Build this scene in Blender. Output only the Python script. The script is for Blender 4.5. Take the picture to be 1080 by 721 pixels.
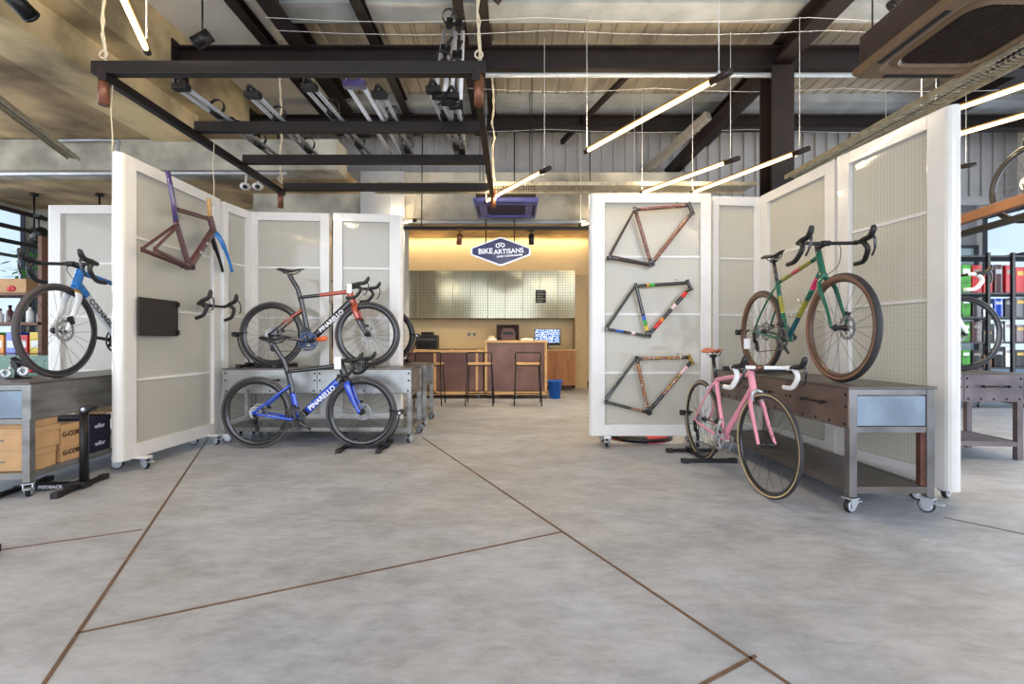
import bpy, bmesh, math, random
from mathutils import Vector, Matrix
random.seed(7)
for o in list(bpy.data.objects): bpy.data.objects.remove(o)
SC = bpy.context.scene
COL = SC.collection
pi = math.pi
def rad(d): return d*pi/180

# ------------------------------------------------------------------ camera, world, light
cam = bpy.data.cameras.new('camera'); camo = bpy.data.objects.new('camera', cam); COL.objects.link(camo)
cam.sensor_width = 36; cam.lens = 16.17; cam.clip_start = .05; cam.clip_end = 200
camo.location = (0, 0, 1.0); camo.rotation_euler = (rad(90), 0, 0)
SC.camera = camo
SC.view_settings.view_transform = 'Standard'; SC.view_settings.look = 'None'
SC.view_settings.gamma = 1; SC.view_settings.use_curve_mapping = False
SC.view_settings.exposure = 0.1
W = bpy.data.worlds.new('world'); SC.world = W; W.use_nodes = True
nt = W.node_tree; nt.nodes.clear()
wo = nt.nodes.new('ShaderNodeOutputWorld'); bg = nt.nodes.new('ShaderNodeBackground')
tc = nt.nodes.new('ShaderNodeTexCoord'); sx = nt.nodes.new('ShaderNodeSeparateXYZ'); rp = nt.nodes.new('ShaderNodeValToRGB')
nt.links.new(tc.outputs['Generated'], sx.inputs[0]); nt.links.new(sx.outputs['Z'], rp.inputs[0])
rp.color_ramp.elements[0].position = 0.0; rp.color_ramp.elements[0].color = (.80, .86, 1.0, 1)
rp.color_ramp.elements[1].position = .7; rp.color_ramp.elements[1].color = (.42, .62, 1.0, 1)
nt.links.new(rp.outputs[0], bg.inputs[0]); bg.inputs[1].default_value = 1.3
nt.links.new(bg.outputs[0], wo.inputs[0])

def area(name, loc, rot, sx_, sy_, power, col):
    l = bpy.data.lights.new(name, 'AREA'); l.shape = 'RECTANGLE'; l.size = sx_; l.size_y = sy_
    l.energy = power; l.color = col
    o = bpy.data.objects.new(name, l); COL.objects.link(o); o.location = loc; o.rotation_euler = rot
    return o
# daylight through the open shop front behind the camera and the side glazing
area('shopfront_daylight', (0, -4.2, 2.3), (rad(90), 0, 0), 16, 4.4, 700, (.84, .91, 1.0))
area('right_window_daylight', (9.3, 3.2, 1.95), (rad(90), 0, rad(90)), 9, 3.2, 400, (.80, .89, 1.0))
area('left_window_daylight', (-9.3, 3.2, 2.0), (rad(90), 0, rad(-90)), 9, 3.2, 260, (.86, .92, 1.0))

# ------------------------------------------------------------------ helpers
def lin(c): return tuple(((x/255.)/12.92 if x/255. <= .04045 else ((x/255.+.055)/1.055)**2.4) for x in c)
MATS = {}
def M(name, c=(128,128,128), rough=.5, metal=0., var=.12, scale=12., bump=0., coat=0., emit=0., emitc=None, stretch=None, spec=.5, c2=None, trans=0., detail=4):
    if name in MATS: return MATS[name]
    m = bpy.data.materials.new(name); m.use_nodes = True
    n = m.node_tree; b = n.nodes['Principled BSDF']
    b.inputs['Roughness'].default_value = rough; b.inputs['Metallic'].default_value = metal
    b.inputs['Coat Weight'].default_value = coat; b.inputs['Specular IOR Level'].default_value = spec
    b.inputs['Transmission Weight'].default_value = trans
    L = lin(c); L2 = lin(c2) if c2 else tuple(min(1, x*(1+var)) for x in L); L1 = L if c2 else tuple(x*(1-var) for x in L)
    t = n.nodes.new('ShaderNodeTexCoord'); mp = n.nodes.new('ShaderNodeMapping'); nz = n.nodes.new('ShaderNodeTexNoise')
    nz.inputs['Scale'].default_value = scale; nz.inputs['Detail'].default_value = detail
    if stretch: mp.inputs['Scale'].default_value = stretch
    cr = n.nodes.new('ShaderNodeValToRGB'); cr.color_ramp.elements[0].color = (*L1, 1); cr.color_ramp.elements[1].color = (*L2, 1)
    cr.color_ramp.elements[0].position = .35; cr.color_ramp.elements[1].position = .65
    n.links.new(t.outputs['Object'], mp.inputs[0]); n.links.new(mp.outputs[0], nz.inputs[0]); n.links.new(nz.outputs['Fac'], cr.inputs[0])
    n.links.new(cr.outputs[0], b.inputs['Base Color'])
    if bump:
        bp = n.nodes.new('ShaderNodeBump'); bp.inputs['Strength'].default_value = bump; bp.inputs['Distance'].default_value = .01
        n.links.new(nz.outputs['Fac'], bp.inputs['Height']); n.links.new(bp.outputs[0], b.inputs['Normal'])
    if emit:
        b.inputs['Emission Color'].default_value = (*(lin(emitc) if emitc else L), 1); b.inputs['Emission Strength'].default_value = emit
    MATS[name] = m; return m

def Mmulti(name, cols, scale=30, rough=.35, metal=.0, coat=.4):
    if name in MATS: return MATS[name]
    m = M(name, cols[0], rough=rough, metal=metal, coat=coat, scale=scale)
    cr = [x for x in m.node_tree.nodes if x.type == 'VALTORGB'][0].color_ramp
    cr.interpolation = 'CONSTANT'
    k = len(cols)
    cr.elements[0].position = 0; cr.elements[0].color = (*lin(cols[0]), 1)
    cr.elements[1].position = .38 + .24/(k-1)*0.5; cr.elements[1].color = (*lin(cols[1]), 1)
    for i in range(2, k):
        e = cr.elements.new(.38+.24*(i-.5)/(k-1)); e.color = (*lin(cols[i]), 1)
    return m

class MB:
    def __init__(s): s.v = []; s.f = []; s.m = []; s.s = []
    def add(s, vs, fs, mi=0, sm=False):
        o = len(s.v); s.v += [Vector(v) for v in vs]
        for f in fs: s.f.append([i+o for i in f]); s.m.append(mi); s.s.append(sm)
        return s
    def box(s, lo, hi, mi=0):
        x0,y0,z0 = lo; x1,y1,z1 = hi
        return s.add([(x0,y0,z0),(x1,y0,z0),(x1,y1,z0),(x0,y1,z0),(x0,y0,z1),(x1,y0,z1),(x1,y1,z1),(x0,y1,z1)],
              [(0,3,2,1),(4,5,6,7),(0,1,5,4),(1,2,6,5),(2,3,7,6),(3,0,4,7)], mi)
    def obox(s, c, size, R=None, mi=0):
        b = MB().box([-x/2 for x in size], [x/2 for x in size])
        R = (R or Matrix()).to_4x4(); T = Matrix.Translation(c) @ R
        return s.add([T @ v for v in b.v], b.f, mi)
    def bar(s, p0, p1, w, h, up=(0,0,1), mi=0):
        p0 = Vector(p0); p1 = Vector(p1); t = (p1-p0).normalized(); a = t.cross(Vector(up)).normalized(); b = a.cross(t)
        vs = []
        for p in (p0, p1):
            for (i, j) in ((-1,-1),(1,-1),(1,1),(-1,1)): vs.append(p+a*i*w/2+b*j*h/2)
        return s.add(vs, [(0,1,2,3),(7,6,5,4),(0,4,5,1),(1,5,6,2),(2,6,7,3),(3,7,4,0)], mi)
    def tube(s, path, ra, rb=None, side=None, seg=10, mi=0, caps=True, closed=False):
        P = [Vector(p) for p in path]; n = len(P)
        if not isinstance(ra, (list, tuple)): ra = [ra]*n
        if rb is None: rb = ra
        if not isinstance(rb, (list, tuple)): rb = [rb]*n
        vs = []; prev = None
        for i, p in enumerate(P):
            if closed: t = (P[(i+1) % n]-P[i-1])
            else: t = P[min(i+1, n-1)]-P[max(i-1, 0)]
            t = t.normalized()
            if side is not None: a = Vector(side)
            elif prev is not None: a = prev
            else: a = Vector((0,0,1)) if abs(t.z) < .9 else Vector((1,0,0))
            a = a-t*a.dot(t)
            if a.length < 1e-5: a = t.orthogonal()
            a.normalize(); prev = a; b = t.cross(a)
            for k in range(seg):
                th = 2*pi*k/seg; vs.append(p+a*math.cos(th)*ra[i]+b*math.sin(th)*rb[i])
        fs = []
        for i in range(n if closed else n-1):
            j = (i+1) % n
            for k in range(seg):
                fs.append((i*seg+k, i*seg+(k+1) % seg, j*seg+(k+1) % seg, j*seg+k))
        s.add(vs, fs, mi, True)
        if caps and not closed:
            o = len(s.v)-len(vs)
            for r in (0, n-1):
                s.f.append([o+r*seg+k for k in range(seg)]); s.m.append(mi); s.s.append(False)
        return s
    def cyl(s, p0, p1, r0, r1=None, seg=12, mi=0):
        return s.tube([p0, p1], [r0, r1 if r1 is not None else r0], seg=seg, mi=mi)
    def lathe(s, prof, c=(0,0,0), axis='y', seg=48, mi=0, closed=True, sm=True):
        # prof: list of (radius, offset along axis)
        c = Vector(c); vs = []; n = len(prof)
        for k in range(seg):
            th = 2*pi*k/seg; C = math.cos(th); S = math.sin(th)
            for r, h in prof:
                if axis == 'y': vs.append(c+Vector((r*C, h, r*S)))
                elif axis == 'z': vs.append(c+Vector((r*C, r*S, h)))
                else: vs.append(c+Vector((h, r*C, r*S)))
        fs = []
        for k in range(seg):
            k2 = (k+1) % seg
            for i in range(n if closed else n-1):
                j = (i+1) % n
                fs.append((k*n+i, k*n+j, k2*n+j, k2*n+i))
        s.add(vs, fs, mi, sm)
        return s
    def prism(s, poly, axis, d0, d1, mi=0):
        # poly: 2D points in the plane normal to axis
        n = len(poly); vs = []
        for d in (d0, d1):
            for a, b in poly:
                vs.append({'y': (a, d, b), 'x': (d, a, b), 'z': (a, b, d)}[axis])
        fs = [list(range(n)), list(range(2*n-1, n-1, -1))]+[(i, (i+1) % n, n+(i+1) % n, n+i) for i in range(n)]
        return s.add(vs, fs, mi)
    def sphere(s, c, r, mi=0, seg=12, rings=8):
        c = Vector(c); r = Vector(r if isinstance(r, (tuple, list)) else (r,r,r)); vs = []; fs = []
        for i in range(rings+1):
            ph = pi*i/rings
            for k in range(seg):
                th = 2*pi*k/seg
                vs.append((c.x+r.x*math.sin(ph)*math.cos(th), c.y+r.y*math.sin(ph)*math.sin(th), c.z+r.z*math.cos(ph)))
        for i in range(rings):
            for k in range(seg): fs.append((i*seg+k, i*seg+(k+1) % seg, (i+1)*seg+(k+1) % seg, (i+1)*seg+k))
        return s.add(vs, fs, mi, True)
    def xf(s, T):
        s.v = [T @ v for v in s.v]; return s
    def mesh(s, name, mats):
        me = bpy.data.meshes.new(name); me.from_pydata([tuple(v) for v in s.v], [], s.f)
        if not isinstance(mats, (list, tuple)): mats = [mats]
        for m in mats: me.materials.append(m)
        me.polygons.foreach_set('material_index', s.m); me.polygons.foreach_set('use_smooth', s.s)
        bm = bmesh.new(); bm.from_mesh(me); bmesh.ops.remove_doubles(bm, verts=bm.verts, dist=1e-6)
        bmesh.ops.recalc_face_normals(bm, faces=bm.faces); bm.to_mesh(me); bm.free(); me.update()
        return me
    def build(s, name, mats, parent=None, loc=None, rot=None, bevel=0):
        return link(name, s.mesh(name, mats), parent, loc, rot, bevel)
def link(name, me, parent=None, loc=None, rot=None, bevel=0):
    o = bpy.data.objects.new(name, me); COL.objects.link(o)
    if parent: o.parent = parent
    if loc is not None: o.location = loc
    if rot is not None: o.rotation_euler = rot
    if bevel:
        b = o.modifiers.new('edge', 'BEVEL'); b.width = bevel; b.segments = 2; b.limit_method = 'ANGLE'; b.angle_limit = rad(40)
    return o
def tag(o, label, cat, group=None):
    o['label'] = label; o['category'] = cat
    if group: o['group'] = group
    return o
def thing(name, label, cat, loc=(0,0,0), rz=0, group=None):
    o = bpy.data.objects.new(name, None); COL.objects.link(o); o.location = loc; o.rotation_euler = (0,0,rz); o.empty_display_size = .1
    return tag(o, label, cat, group)
def struct(mb, name, mats, **k):
    o = mb.build(name, mats, **k); o['kind'] = 'structure'; return o
def spl(pts, n=6):
    P = [Vector(p) for p in pts]; out = []
    for i in range(len(P)-1):
        a = P[max(i-1,0)]; b = P[i]; c = P[i+1]; d = P[min(i+2,len(P)-1)]
        for k in range(n):
            t = k/n
            out.append(.5*((2*b)+(c-a)*t+(2*a-5*b+4*c-d)*t*t+(3*b-a-3*c+d)*t**3))
    out.append(P[-1]); return out
def text_mesh(name, s, size, m, bold=.0, extrude=.0008, shear=0):
    cu = bpy.data.curves.new(name, 'FONT'); cu.body = s; cu.size = size; cu.align_x = 'CENTER'; cu.align_y = 'CENTER'
    cu.extrude = extrude; cu.offset = bold; cu.shear = shear; cu.resolution_u = 3
    o = bpy.data.objects.new('tmp', cu); COL.objects.link(o)
    dg = bpy.context.evaluated_depsgraph_get(); me = bpy.data.meshes.new_from_object(o.evaluated_get(dg)); me.name = name
    bpy.data.objects.remove(o); bpy.data.curves.remove(cu)
    me.materials.clear(); me.materials.append(m); return me
def basis(o, x, y, z):
    x = Vector(x).normalized(); z = Vector(z); z = (z-x*z.dot(x)).normalized(); y = z.cross(x)
    return Matrix(((x.x,y.x,z.x,o[0]),(x.y,y.y,z.y,o[1]),(x.z,y.z,z.z,o[2]),(0,0,0,1)))
F = 485.
def PT(px, py, D): return Vector(((px-540)/F*D, D, 1+(360-py)/F*D))
def FL(px, py): D = F/(py-360); return ((px-540)/F*D, D)

# ------------------------------------------------------------------ materials
def floor_mat():
    m = M('polished_concrete', (152,156,165), rough=.42, var=.10, scale=.55, detail=10, bump=0)
    n = m.node_tree; b = n.nodes['Principled BSDF']; cr = [x for x in n.nodes if x.type == 'VALTORGB'][0]
    t = [x for x in n.nodes if x.type == 'TEX_COORD'][0]
    def layer(scale, sc, rot, det, rough, dist, c0, c1, p0, p1, prev, fac):
        mp = n.nodes.new('ShaderNodeMapping'); mp.inputs['Scale'].default_value = sc; mp.inputs['Rotation'].default_value = (0,0,rad(rot))
        nz = n.nodes.new('ShaderNodeTexNoise'); nz.inputs['Scale'].default_value = scale; nz.inputs['Detail'].default_value = det; nz.inputs['Roughness'].default_value = rough; nz.inputs['Distortion'].default_value = dist
        n.links.new(t.outputs['Object'], mp.inputs[0]); n.links.new(mp.outputs[0], nz.inputs[0])
        r2 = n.nodes.new('ShaderNodeValToRGB'); r2.color_ramp.elements[0].position = p0; r2.color_ramp.elements[1].position = p1
        r2.color_ramp.elements[0].color = (*lin(c0),1); r2.color_ramp.elements[1].color = (*lin(c1),1)
        n.links.new(nz.outputs['Fac'], r2.inputs[0])
        mx = n.nodes.new('ShaderNodeMixRGB'); mx.inputs[0].default_value = fac
        n.links.new(prev, mx.inputs[1]); n.links.new(r2.outputs[0], mx.inputs[2]); return mx.outputs[0], nz.outputs['Fac']
    o1, f1 = layer(2.2, (1,1.5,1), 20, 10, .72, .25, (116,118,122), (204,207,215), .40, .60, cr.outputs[0], .5)
    o2, f2 = layer(7.0, (1,2.6,1), 28, 8, .75, .3, (118,119,122), (204,207,215), .34, .66, o1, .35)
    o3, f3 = layer(.8, (1,1,1), 0, 6, .6, 0, (156,151,144), (158,164,180), .4, .6, o2, .3)
    n.links.new(o3, b.inputs['Base Color'])
    r3 = n.nodes.new('ShaderNodeMapRange'); r3.inputs[3].default_value = .34; r3.inputs[4].default_value = .62
    n.links.new(f1, r3.inputs[0]); n.links.new(r3.outputs[0], b.inputs['Roughness'])
    return m
def concrete(name, c, var=.55):
    m = M(name, c, rough=.85, var=var, scale=1.3, detail=9, bump=.25)
    return m
def sheet_mat():
    m = bpy.data.materials.new('twinwall_polycarbonate'); m.use_nodes = True; n = m.node_tree; n.nodes.clear()
    out = n.nodes.new('ShaderNodeOutputMaterial'); t = n.nodes.new('ShaderNodeTexCoord'); sp = n.nodes.new('ShaderNodeSeparateXYZ')
    n.links.new(t.outputs['Object'], sp.inputs[0])
    def sine(sock, k):
        a = n.nodes.new('ShaderNodeMath'); a.operation = 'MULTIPLY'; a.inputs[1].default_value = k; n.links.new(sock, a.inputs[0])
        b = n.nodes.new('ShaderNodeMath'); b.operation = 'SINE'; n.links.new(a.outputs[0], b.inputs[0]); return b.outputs[0]
    s1 = sine(sp.outputs['X'], 2*pi/.024); s2 = sine(sp.outputs['Z'], 2*pi/.03)
    mu = n.nodes.new('ShaderNodeMath'); mu.operation = 'MULTIPLY_ADD'; n.links.new(s2, mu.inputs[0]); mu.inputs[1].default_value = .35; n.links.new(s1, mu.inputs[2])
    mr = n.nodes.new('ShaderNodeMapRange'); mr.inputs[1].default_value = -1.5; mr.inputs[2].default_value = 1.5; n.links.new(mu.outputs[0], mr.inputs[0])
    cr = n.nodes.new('ShaderNodeValToRGB'); cr.color_ramp.elements[0].color = (*lin((208,204,192)),1); cr.color_ramp.elements[1].color = (*lin((228,224,213)),1)
    n.links.new(mr.outputs[0], cr.inputs[0])
    d = n.nodes.new('ShaderNodeBsdfDiffuse'); tr = n.nodes.new('ShaderNodeBsdfTranslucent'); tp = n.nodes.new('ShaderNodeBsdfTransparent'); g = n.nodes.new('ShaderNodeBsdfGlossy')
    n.links.new(cr.outputs[0], d.inputs[0]); n.links.new(cr.outputs[0], tr.inputs[0]); g.inputs['Roughness'].default_value = .06
    tp.inputs[0].default_value = (.92,.97,.95,1)
    bp = n.nodes.new('ShaderNodeBump'); bp.inputs['Strength'].default_value = .06; bp.inputs['Distance'].default_value = .002
    n.links.new(mr.outputs[0], bp.inputs['Height']); n.links.new(bp.outputs[0], g.inputs['Normal'])
    m1 = n.nodes.new('ShaderNodeMixShader'); m1.inputs[0].default_value = .34; n.links.new(d.outputs[0], m1.inputs[1]); n.links.new(tr.outputs[0], m1.inputs[2])
    m2 = n.nodes.new('ShaderNodeMixShader'); m2.inputs[0].default_value = .10; n.links.new(m1.outputs[0], m2.inputs[1]); n.links.new(tp.outputs[0], m2.inputs[2])
    fr = n.nodes.new('ShaderNodeFresnel'); fr.inputs[0].default_value = 1.5
    m3 = n.nodes.new('ShaderNodeMixShader'); n.links.new(fr.outputs[0], m3.inputs[0]); n.links.new(m2.outputs[0], m3.inputs[1]); n.links.new(g.outputs[0], m3.inputs[2])
    n.links.new(m3.outputs[0], out.inputs[0]); return m
def grid_glass():
    m = M('wired_glass', (186,182,158), rough=.16, metal=.45, var=.1, scale=1.5)
    n = m.node_tree; b = n.nodes['Principled BSDF']; cr = [x for x in n.nodes if x.type == 'VALTORGB'][0]
    t = [x for x in n.nodes if x.type == 'TEX_COORD'][0]
    br = n.nodes.new('ShaderNodeTexBrick'); br.offset = 0; br.inputs['Scale'].default_value = 1; br.inputs['Brick Width'].default_value = .055; br.inputs['Row Height'].default_value = .055
    br.inputs['Mortar Size'].default_value = .004; br.inputs['Color1'].default_value = (1,1,1,1); br.inputs['Color2'].default_value = (.93,.95,.92,1); br.inputs['Mortar'].default_value = (.35,.33,.26,1)
    mp = n.nodes.new('ShaderNodeMapping'); mp.inputs['Rotation'].default_value = (rad(-90),0,0); n.links.new(t.outputs['Object'], mp.inputs[0]); n.links.new(mp.outputs[0], br.inputs[0])
    mx = n.nodes.new('ShaderNodeMixRGB'); mx.blend_type = 'MULTIPLY'; mx.inputs[0].default_value = 1
    n.links.new(cr.outputs[0], mx.inputs[1]); n.links.new(br.outputs[0], mx.inputs[2]); n.links.new(mx.outputs[0], b.inputs['Base Color'])
    return m
def glass_mat():
    m = bpy.data.materials.new('clear_glass'); m.use_nodes = True; n = m.node_tree; n.nodes.clear()
    out = n.nodes.new('ShaderNodeOutputMaterial'); tp = n.nodes.new('ShaderNodeBsdfTransparent'); g = n.nodes.new('ShaderNodeBsdfGlossy'); g.inputs['Roughness'].default_value = .02
    tp.inputs[0].default_value = (.90,.96,.95,1); fr = n.nodes.new('ShaderNodeFresnel'); fr.inputs[0].default_value = 1.35
    mx = n.nodes.new('ShaderNodeMixShader'); n.links.new(fr.outputs[0], mx.inputs[0]); n.links.new(tp.outputs[0], mx.inputs[1]); n.links.new(g.outputs[0], mx.inputs[2]); n.links.new(mx.outputs[0], out.inputs[0])
    return m
FLOOR = floor_mat(); SHEET = sheet_mat(); WIRED = grid_glass(); GLASS = glass_mat()
CONC = concrete('board_concrete', (166,160,146)); CONC_W = concrete('warm_concrete', (190,168,128)); CONC_D = concrete('warm_lit_soffit_concrete', (164,138,102))  # soffit tint is warmer: lamp light there is put into its colour
STEEL_DK = M('dark_brown_steel', (26,17,16), rough=.5, metal=.1, var=.3, scale=3)
STEEL_BK = M('black_steel', (18,16,18), rough=.45, metal=.2, var=.2, scale=6)
STEELG = M('grey_drawer_steel', (158,160,160), rough=.36, metal=.55, var=.2, scale=4, detail=8)
RAWSTEEL = M('raw_steel', (146,145,142), rough=.38, metal=.75, var=.28, scale=3, stretch=(1,1,4), detail=8)
RAWTOP = M('raw_steel_top', (104,97,93), rough=.36, metal=.6, var=.2, scale=2.5, detail=8)
RAWWARM = M('rusted_steel', (128,112,101), rough=.42, metal=.65, var=.25, scale=3.5, detail=8)
PURST = M('purple_grey_steel', (116,106,110), rough=.42, metal=.5, var=.25, scale=4, detail=8)
RUST = M('rust_brown_steel', (104,66,54), rough=.6, metal=.4, var=.4, scale=6)
BLUEGAL = M('galvanised_steel', (126,140,154), rough=.38, metal=.6, var=.18, scale=5, detail=8)
WHITEF = M('white_powder_coat', (218,215,211), rough=.22, var=.02, coat=.4)
CHROME = M('chrome', (205,205,205), rough=.16, metal=1, var=.04)
ALU = M('aluminium', (190,192,196), rough=.32, metal=.6, var=.08)
ZINC = M('zinc_plate', (196,200,206), rough=.28, metal=.7, var=.06)
BLK = M('black_plastic', (24,23,25), rough=.45, var=.2)
RUB = M('tyre_rubber', (45,43,46), rough=.62, var=.15, scale=40)
RUBG = M('grey_tyre_rubber', (72,68,70), rough=.6, var=.12, scale=40)
TANW = M('tan_sidewall', (196,172,128), rough=.6, var=.08)
BRNW = M('brown_sidewall', (134,98,78), rough=.6, var=.1)
CARB = M('carbon_black', (30,30,36), rough=.3, var=.2, coat=.6, scale=60)
RIMD = M('carbon_rim', (34,33,36), rough=.28, var=.15, coat=.4)
RIMB = M('brown_rim', (92,66,54), rough=.35, var=.15)
SPOKE = M('spoke_steel', (70,68,68), rough=.35, metal=.6, var=.05)
BLUE = M('blue_paint', (26,70,190), rough=.22, var=.08, coat=.8)
SKYB = M('azure_paint', (22,110,188), rough=.22, var=.08, coat=.8)
REDP = M('copper_red_paint', (168,72,52), rough=.25, var=.12, coat=.8, metal=.2)
GREEN = M('green_paint', (16,92,70), rough=.25, var=.1, coat=.8)
TEAL = M('teal_paint', (18,84,94), rough=.25, var=.1, coat=.8)
PINK = M('pink_paint', (232,150,168), rough=.25, var=.04, coat=.7)
WHT = M('white_paint', (232,234,238), rough=.3, var=.03, coat=.5)
MAROON = M('maroon_paint', (84,52,54), rough=.3, var=.15, coat=.6)
PURP = M('purple_paint', (70,56,110), rough=.25, var=.15, coat=.7)
GOLD = M('gold_paint', (170,136,60), rough=.3, var=.1, metal=.4)
YEL = M('yellow_paint', (222,190,60), rough=.3, var=.08)
MAG = M('magenta_paint', (196,44,92), rough=.3, var=.08)
RED = M('red_plastic', (196,26,36), rough=.4, var=.1)
ORG = M('orange_pedal', (226,104,44), rough=.4, var=.1)
TANS = M('tan_leather', (190,112,84), rough=.5, var=.1)
TAPEW = M('white_bar_tape', (236,236,236), rough=.6, var=.03)
CARD = M('cardboard', (194,154,110), rough=.8, var=.07, scale=8)
NAVYB = M('navy_cardboard', (34,30,56), rough=.6, var=.1)
WOOD = M('pale_wood', (196,156,104), rough=.5, var=.14, scale=3, stretch=(1,8,8))
OAK = M('oak_wood', (160,104,58), rough=.5, var=.22, scale=4, stretch=(8,8,.8))
WOODB = M('orange_wood_beam', (128,88,62), rough=.5, var=.15, scale=3)
BROWNP = M('brown_counter_panel', (112,82,74), rough=.4, metal=.35, var=.2, scale=2.5, detail=8)
WARMW = M('cream_plaster', (220,198,156), rough=.8, var=.04, scale=2)
PALEW = M('pale_plasterboard', (226,222,214), rough=.8, var=.04, scale=2)
GREYW = M('grey_plaster', (176,178,180), rough=.8, var=.05, scale=2)
CLAD = M('ribbed_cladding_paint', (158,156,156), rough=.5, metal=.0, var=.1, scale=2)
DECK = M('roof_deck_metal', (156,147,133), rough=.36, metal=.3, var=.16, scale=1.6, stretch=(2.5,.8,1), detail=8)
PURL = M('galvanised_purlin', (172,178,184), rough=.35, metal=.35, var=.15, scale=3)
PERF = M('perforated_tray', (176,166,142), rough=.4, metal=.3, var=.2, scale=14, stretch=(1,1,1))
WIRE = M('white_wire', (205,205,205), rough=.4, var=.03)
ROPE = M('pale_rope', (206,190,160), rough=.8, var=.1)
COPPER = M('copper_brown_steel', (120,76,54), rough=.4, metal=.4, var=.2)
TUBE = M('lamp_tube', (255,226,170), rough=.4, var=.0, emit=7, emitc=(255,216,150))
FOAMK = M('dark_vinyl', (36,34,38), rough=.5, var=.1)
LEAF = M('leaf_green', (70,150,50), rough=.6, var=.5, scale=9)
BINB = M('blue_bin_plastic', (20,90,176), rough=.35, var=.08)
ACK = M('ac_dark_plastic', (58,46,42), rough=.4, var=.1)
ACT = M('ac_tan_plastic', (120,96,72), rough=.4, var=.1)
ACB = M('ac_blue_lit', (96,100,168), rough=.35, var=.1)  # blue light on the cassette fascia is put into this colour
NAVY = M('sign_navy', (24,36,80), rough=.35, var=.15, emit=.25, emitc=(24,44,110))
SIGNW = M('sign_white', (240,244,255), rough=.4, var=0, emit=.35, emitc=(225,238,255))
SCREEN = Mmulti('monitor_picture', [(20,40,90),(60,120,200),(220,235,255),(30,70,140)], scale=26, coat=0)
_b = SCREEN.node_tree.nodes['Principled BSDF']; SCREEN.node_tree.links.new([x for x in SCREEN.node_tree.nodes if x.type == 'VALTORGB'][0].outputs[0], _b.inputs['Emission Color']); _b.inputs['Emission Strength'].default_value = .8

# ================================================================== THE SETTING
struct(MB().box((-9.5,-4.6,-.1),(9.5,10.4,0)), 'floor', FLOOR)
def joint(n, a, b, w=.009):
    a = Vector((*FL(*a), .001)); b = Vector((*FL(*b), .001)); d = (b-a).normalized()
    struct(MB().bar(a, b, w, .004, mi=0), 'trim_%d' % n, M('joint_strip', (100,74,56), rough=.6, var=.2))
joint(1, (12,772), (214,470), .012)
joint(2, (80,667.5), (594,560)); joint(3, (446,461), (905,770), .011); joint(4, (-60,588), (150,558), .008)
joint(5, (797,691), (650,770), .011); joint(6, (995,545), (1140,575), .007); joint(7, (214,470), (262,398), .009)
# back wall behind the counter and the shop's outer walls
struct(MB().box((-4.5,10.3,0),(2.0,10.45,3.35)).box((2.0,10.3,0),(3.1,10.45,3.35)), 'wall_back', WARMW)
struct(MB().box((1.32,10.24,0),(2.0,10.3,.12)), 'baseboard_back', M('dark_skirting', (62,40,28), rough=.5))
struct(MB().box((1.36,9.9,.0),(1.62,10.3,2.45)), 'trim_8', M('tan_panel', (190,164,122), rough=.7, var=.05))
struct(MB().box((-9.5,-4.6,0),(-9.4,-1.5,4.9)).box((-9.5,8.9,0),(-9.4,10.4,4.9)).box((-9.5,-1.5,3.5),(-9.4,8.9,4.9)).box((-9.5,-1.5,0),(-9.4,8.9,.3)), 'wall_left', CONC)
struct(MB().box((9.4,-4.6,0),(9.5,-1.5,5.2)).box((9.4,9.2,0),(9.5,10.4,5.2)).box((9.4,-1.5,3.5),(9.5,9.2,5.2)).box((9.4,-1.5,0),(9.5,9.2,.3)), 'wall_right', PALEW)
struct(MB().box((-9.5,-4.7,4.4),(9.5,-4.6,5.2)).box((-9.5,-4.7,0),(-8.6,-4.6,4.4)).box((8.6,-4.7,0),(9.5,-4.6,4.4)), 'wall_front', CONC)
# grey wall block above the screens, concrete far beam and slab over the counter
struct(MB().box((-2.62,7.95,0),(-1.86,8.3,3.95)), 'wall_partition', GREYW)
struct(MB().box((-4.5,8.0,3.12),(3.2,8.35,3.95)), 'concrete_beam', CONC)
struct(MB().box((-4.5,8.35,3.34),(3.2,10.4,3.6)), 'ceiling_counter', CONC_W)
# cladding of the upper back wall
cl = MB(); x = -4.5
cl.box((-4.6,8.55,3.55),(9.4,8.6,5.12))
while x < 9.3:
    cl.box((x,8.515,3.7),(x+.05,8.55,5.05)); x += .22
struct(cl, 'wall_upper_back', CLAD)
struct(MB().box((3.1,9.3,2.95),(9.5,9.4,3.95)), 'wall_back_lintel', CLAD)
# windows in the back corners and the glazed sides
def glazing(n, lo, hi, axis, bars, h=.05, name='window_%d'):
    w = MB(); g = MB()
    x0, x1, z0, z1 = lo[0], hi[0], lo[2], hi[2]
    if axis == 'y':
        Y = lo[1]
        for k in range(bars+1):
            xx = x0+(x1-x0)*k/bars; w.box((xx-h/2,Y-.04,z0),(xx+h/2,Y+.04,z1))
        for z in (z0, z0+(z1-z0)*.72, z1-h): w.box((x0,Y-.035,z),(x1,Y+.035,z+h))
        g.box((x0,Y-.004,z0),(x1,Y+.004,z1))
    else:
        X = lo[0]; y0, y1 = lo[1], hi[1]
        for k in range(bars+1):
            yy = y0+(y1-y0)*k/bars; w.box((X-.04,yy-h/2,z0),(X+.04,yy+h/2,z1))
        for z in (z0, z0+(z1-z0)*.72, z1-h): w.box((X-.035,y0,z),(X+.035,y1,z+h))
        g.box((X-.004,y0,z0),(X+.004,y1,z1))
    f = struct(w, name % n, M('window_frame_grey', (70,72,84), rough=.5))
    p = g.build('pane', GLASS, f); return f
glazing(1, (-9.4,9.0,.3), (-4.5,9.0,3.0), 'y', 6)
glazing(2, (3.1,9.3,.1), (9.4,9.3,2.95), 'y', 9)
glazing(3, (-9.45,-1.5,.3), (-9.45,8.9,3.5), 'x', 9)
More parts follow.
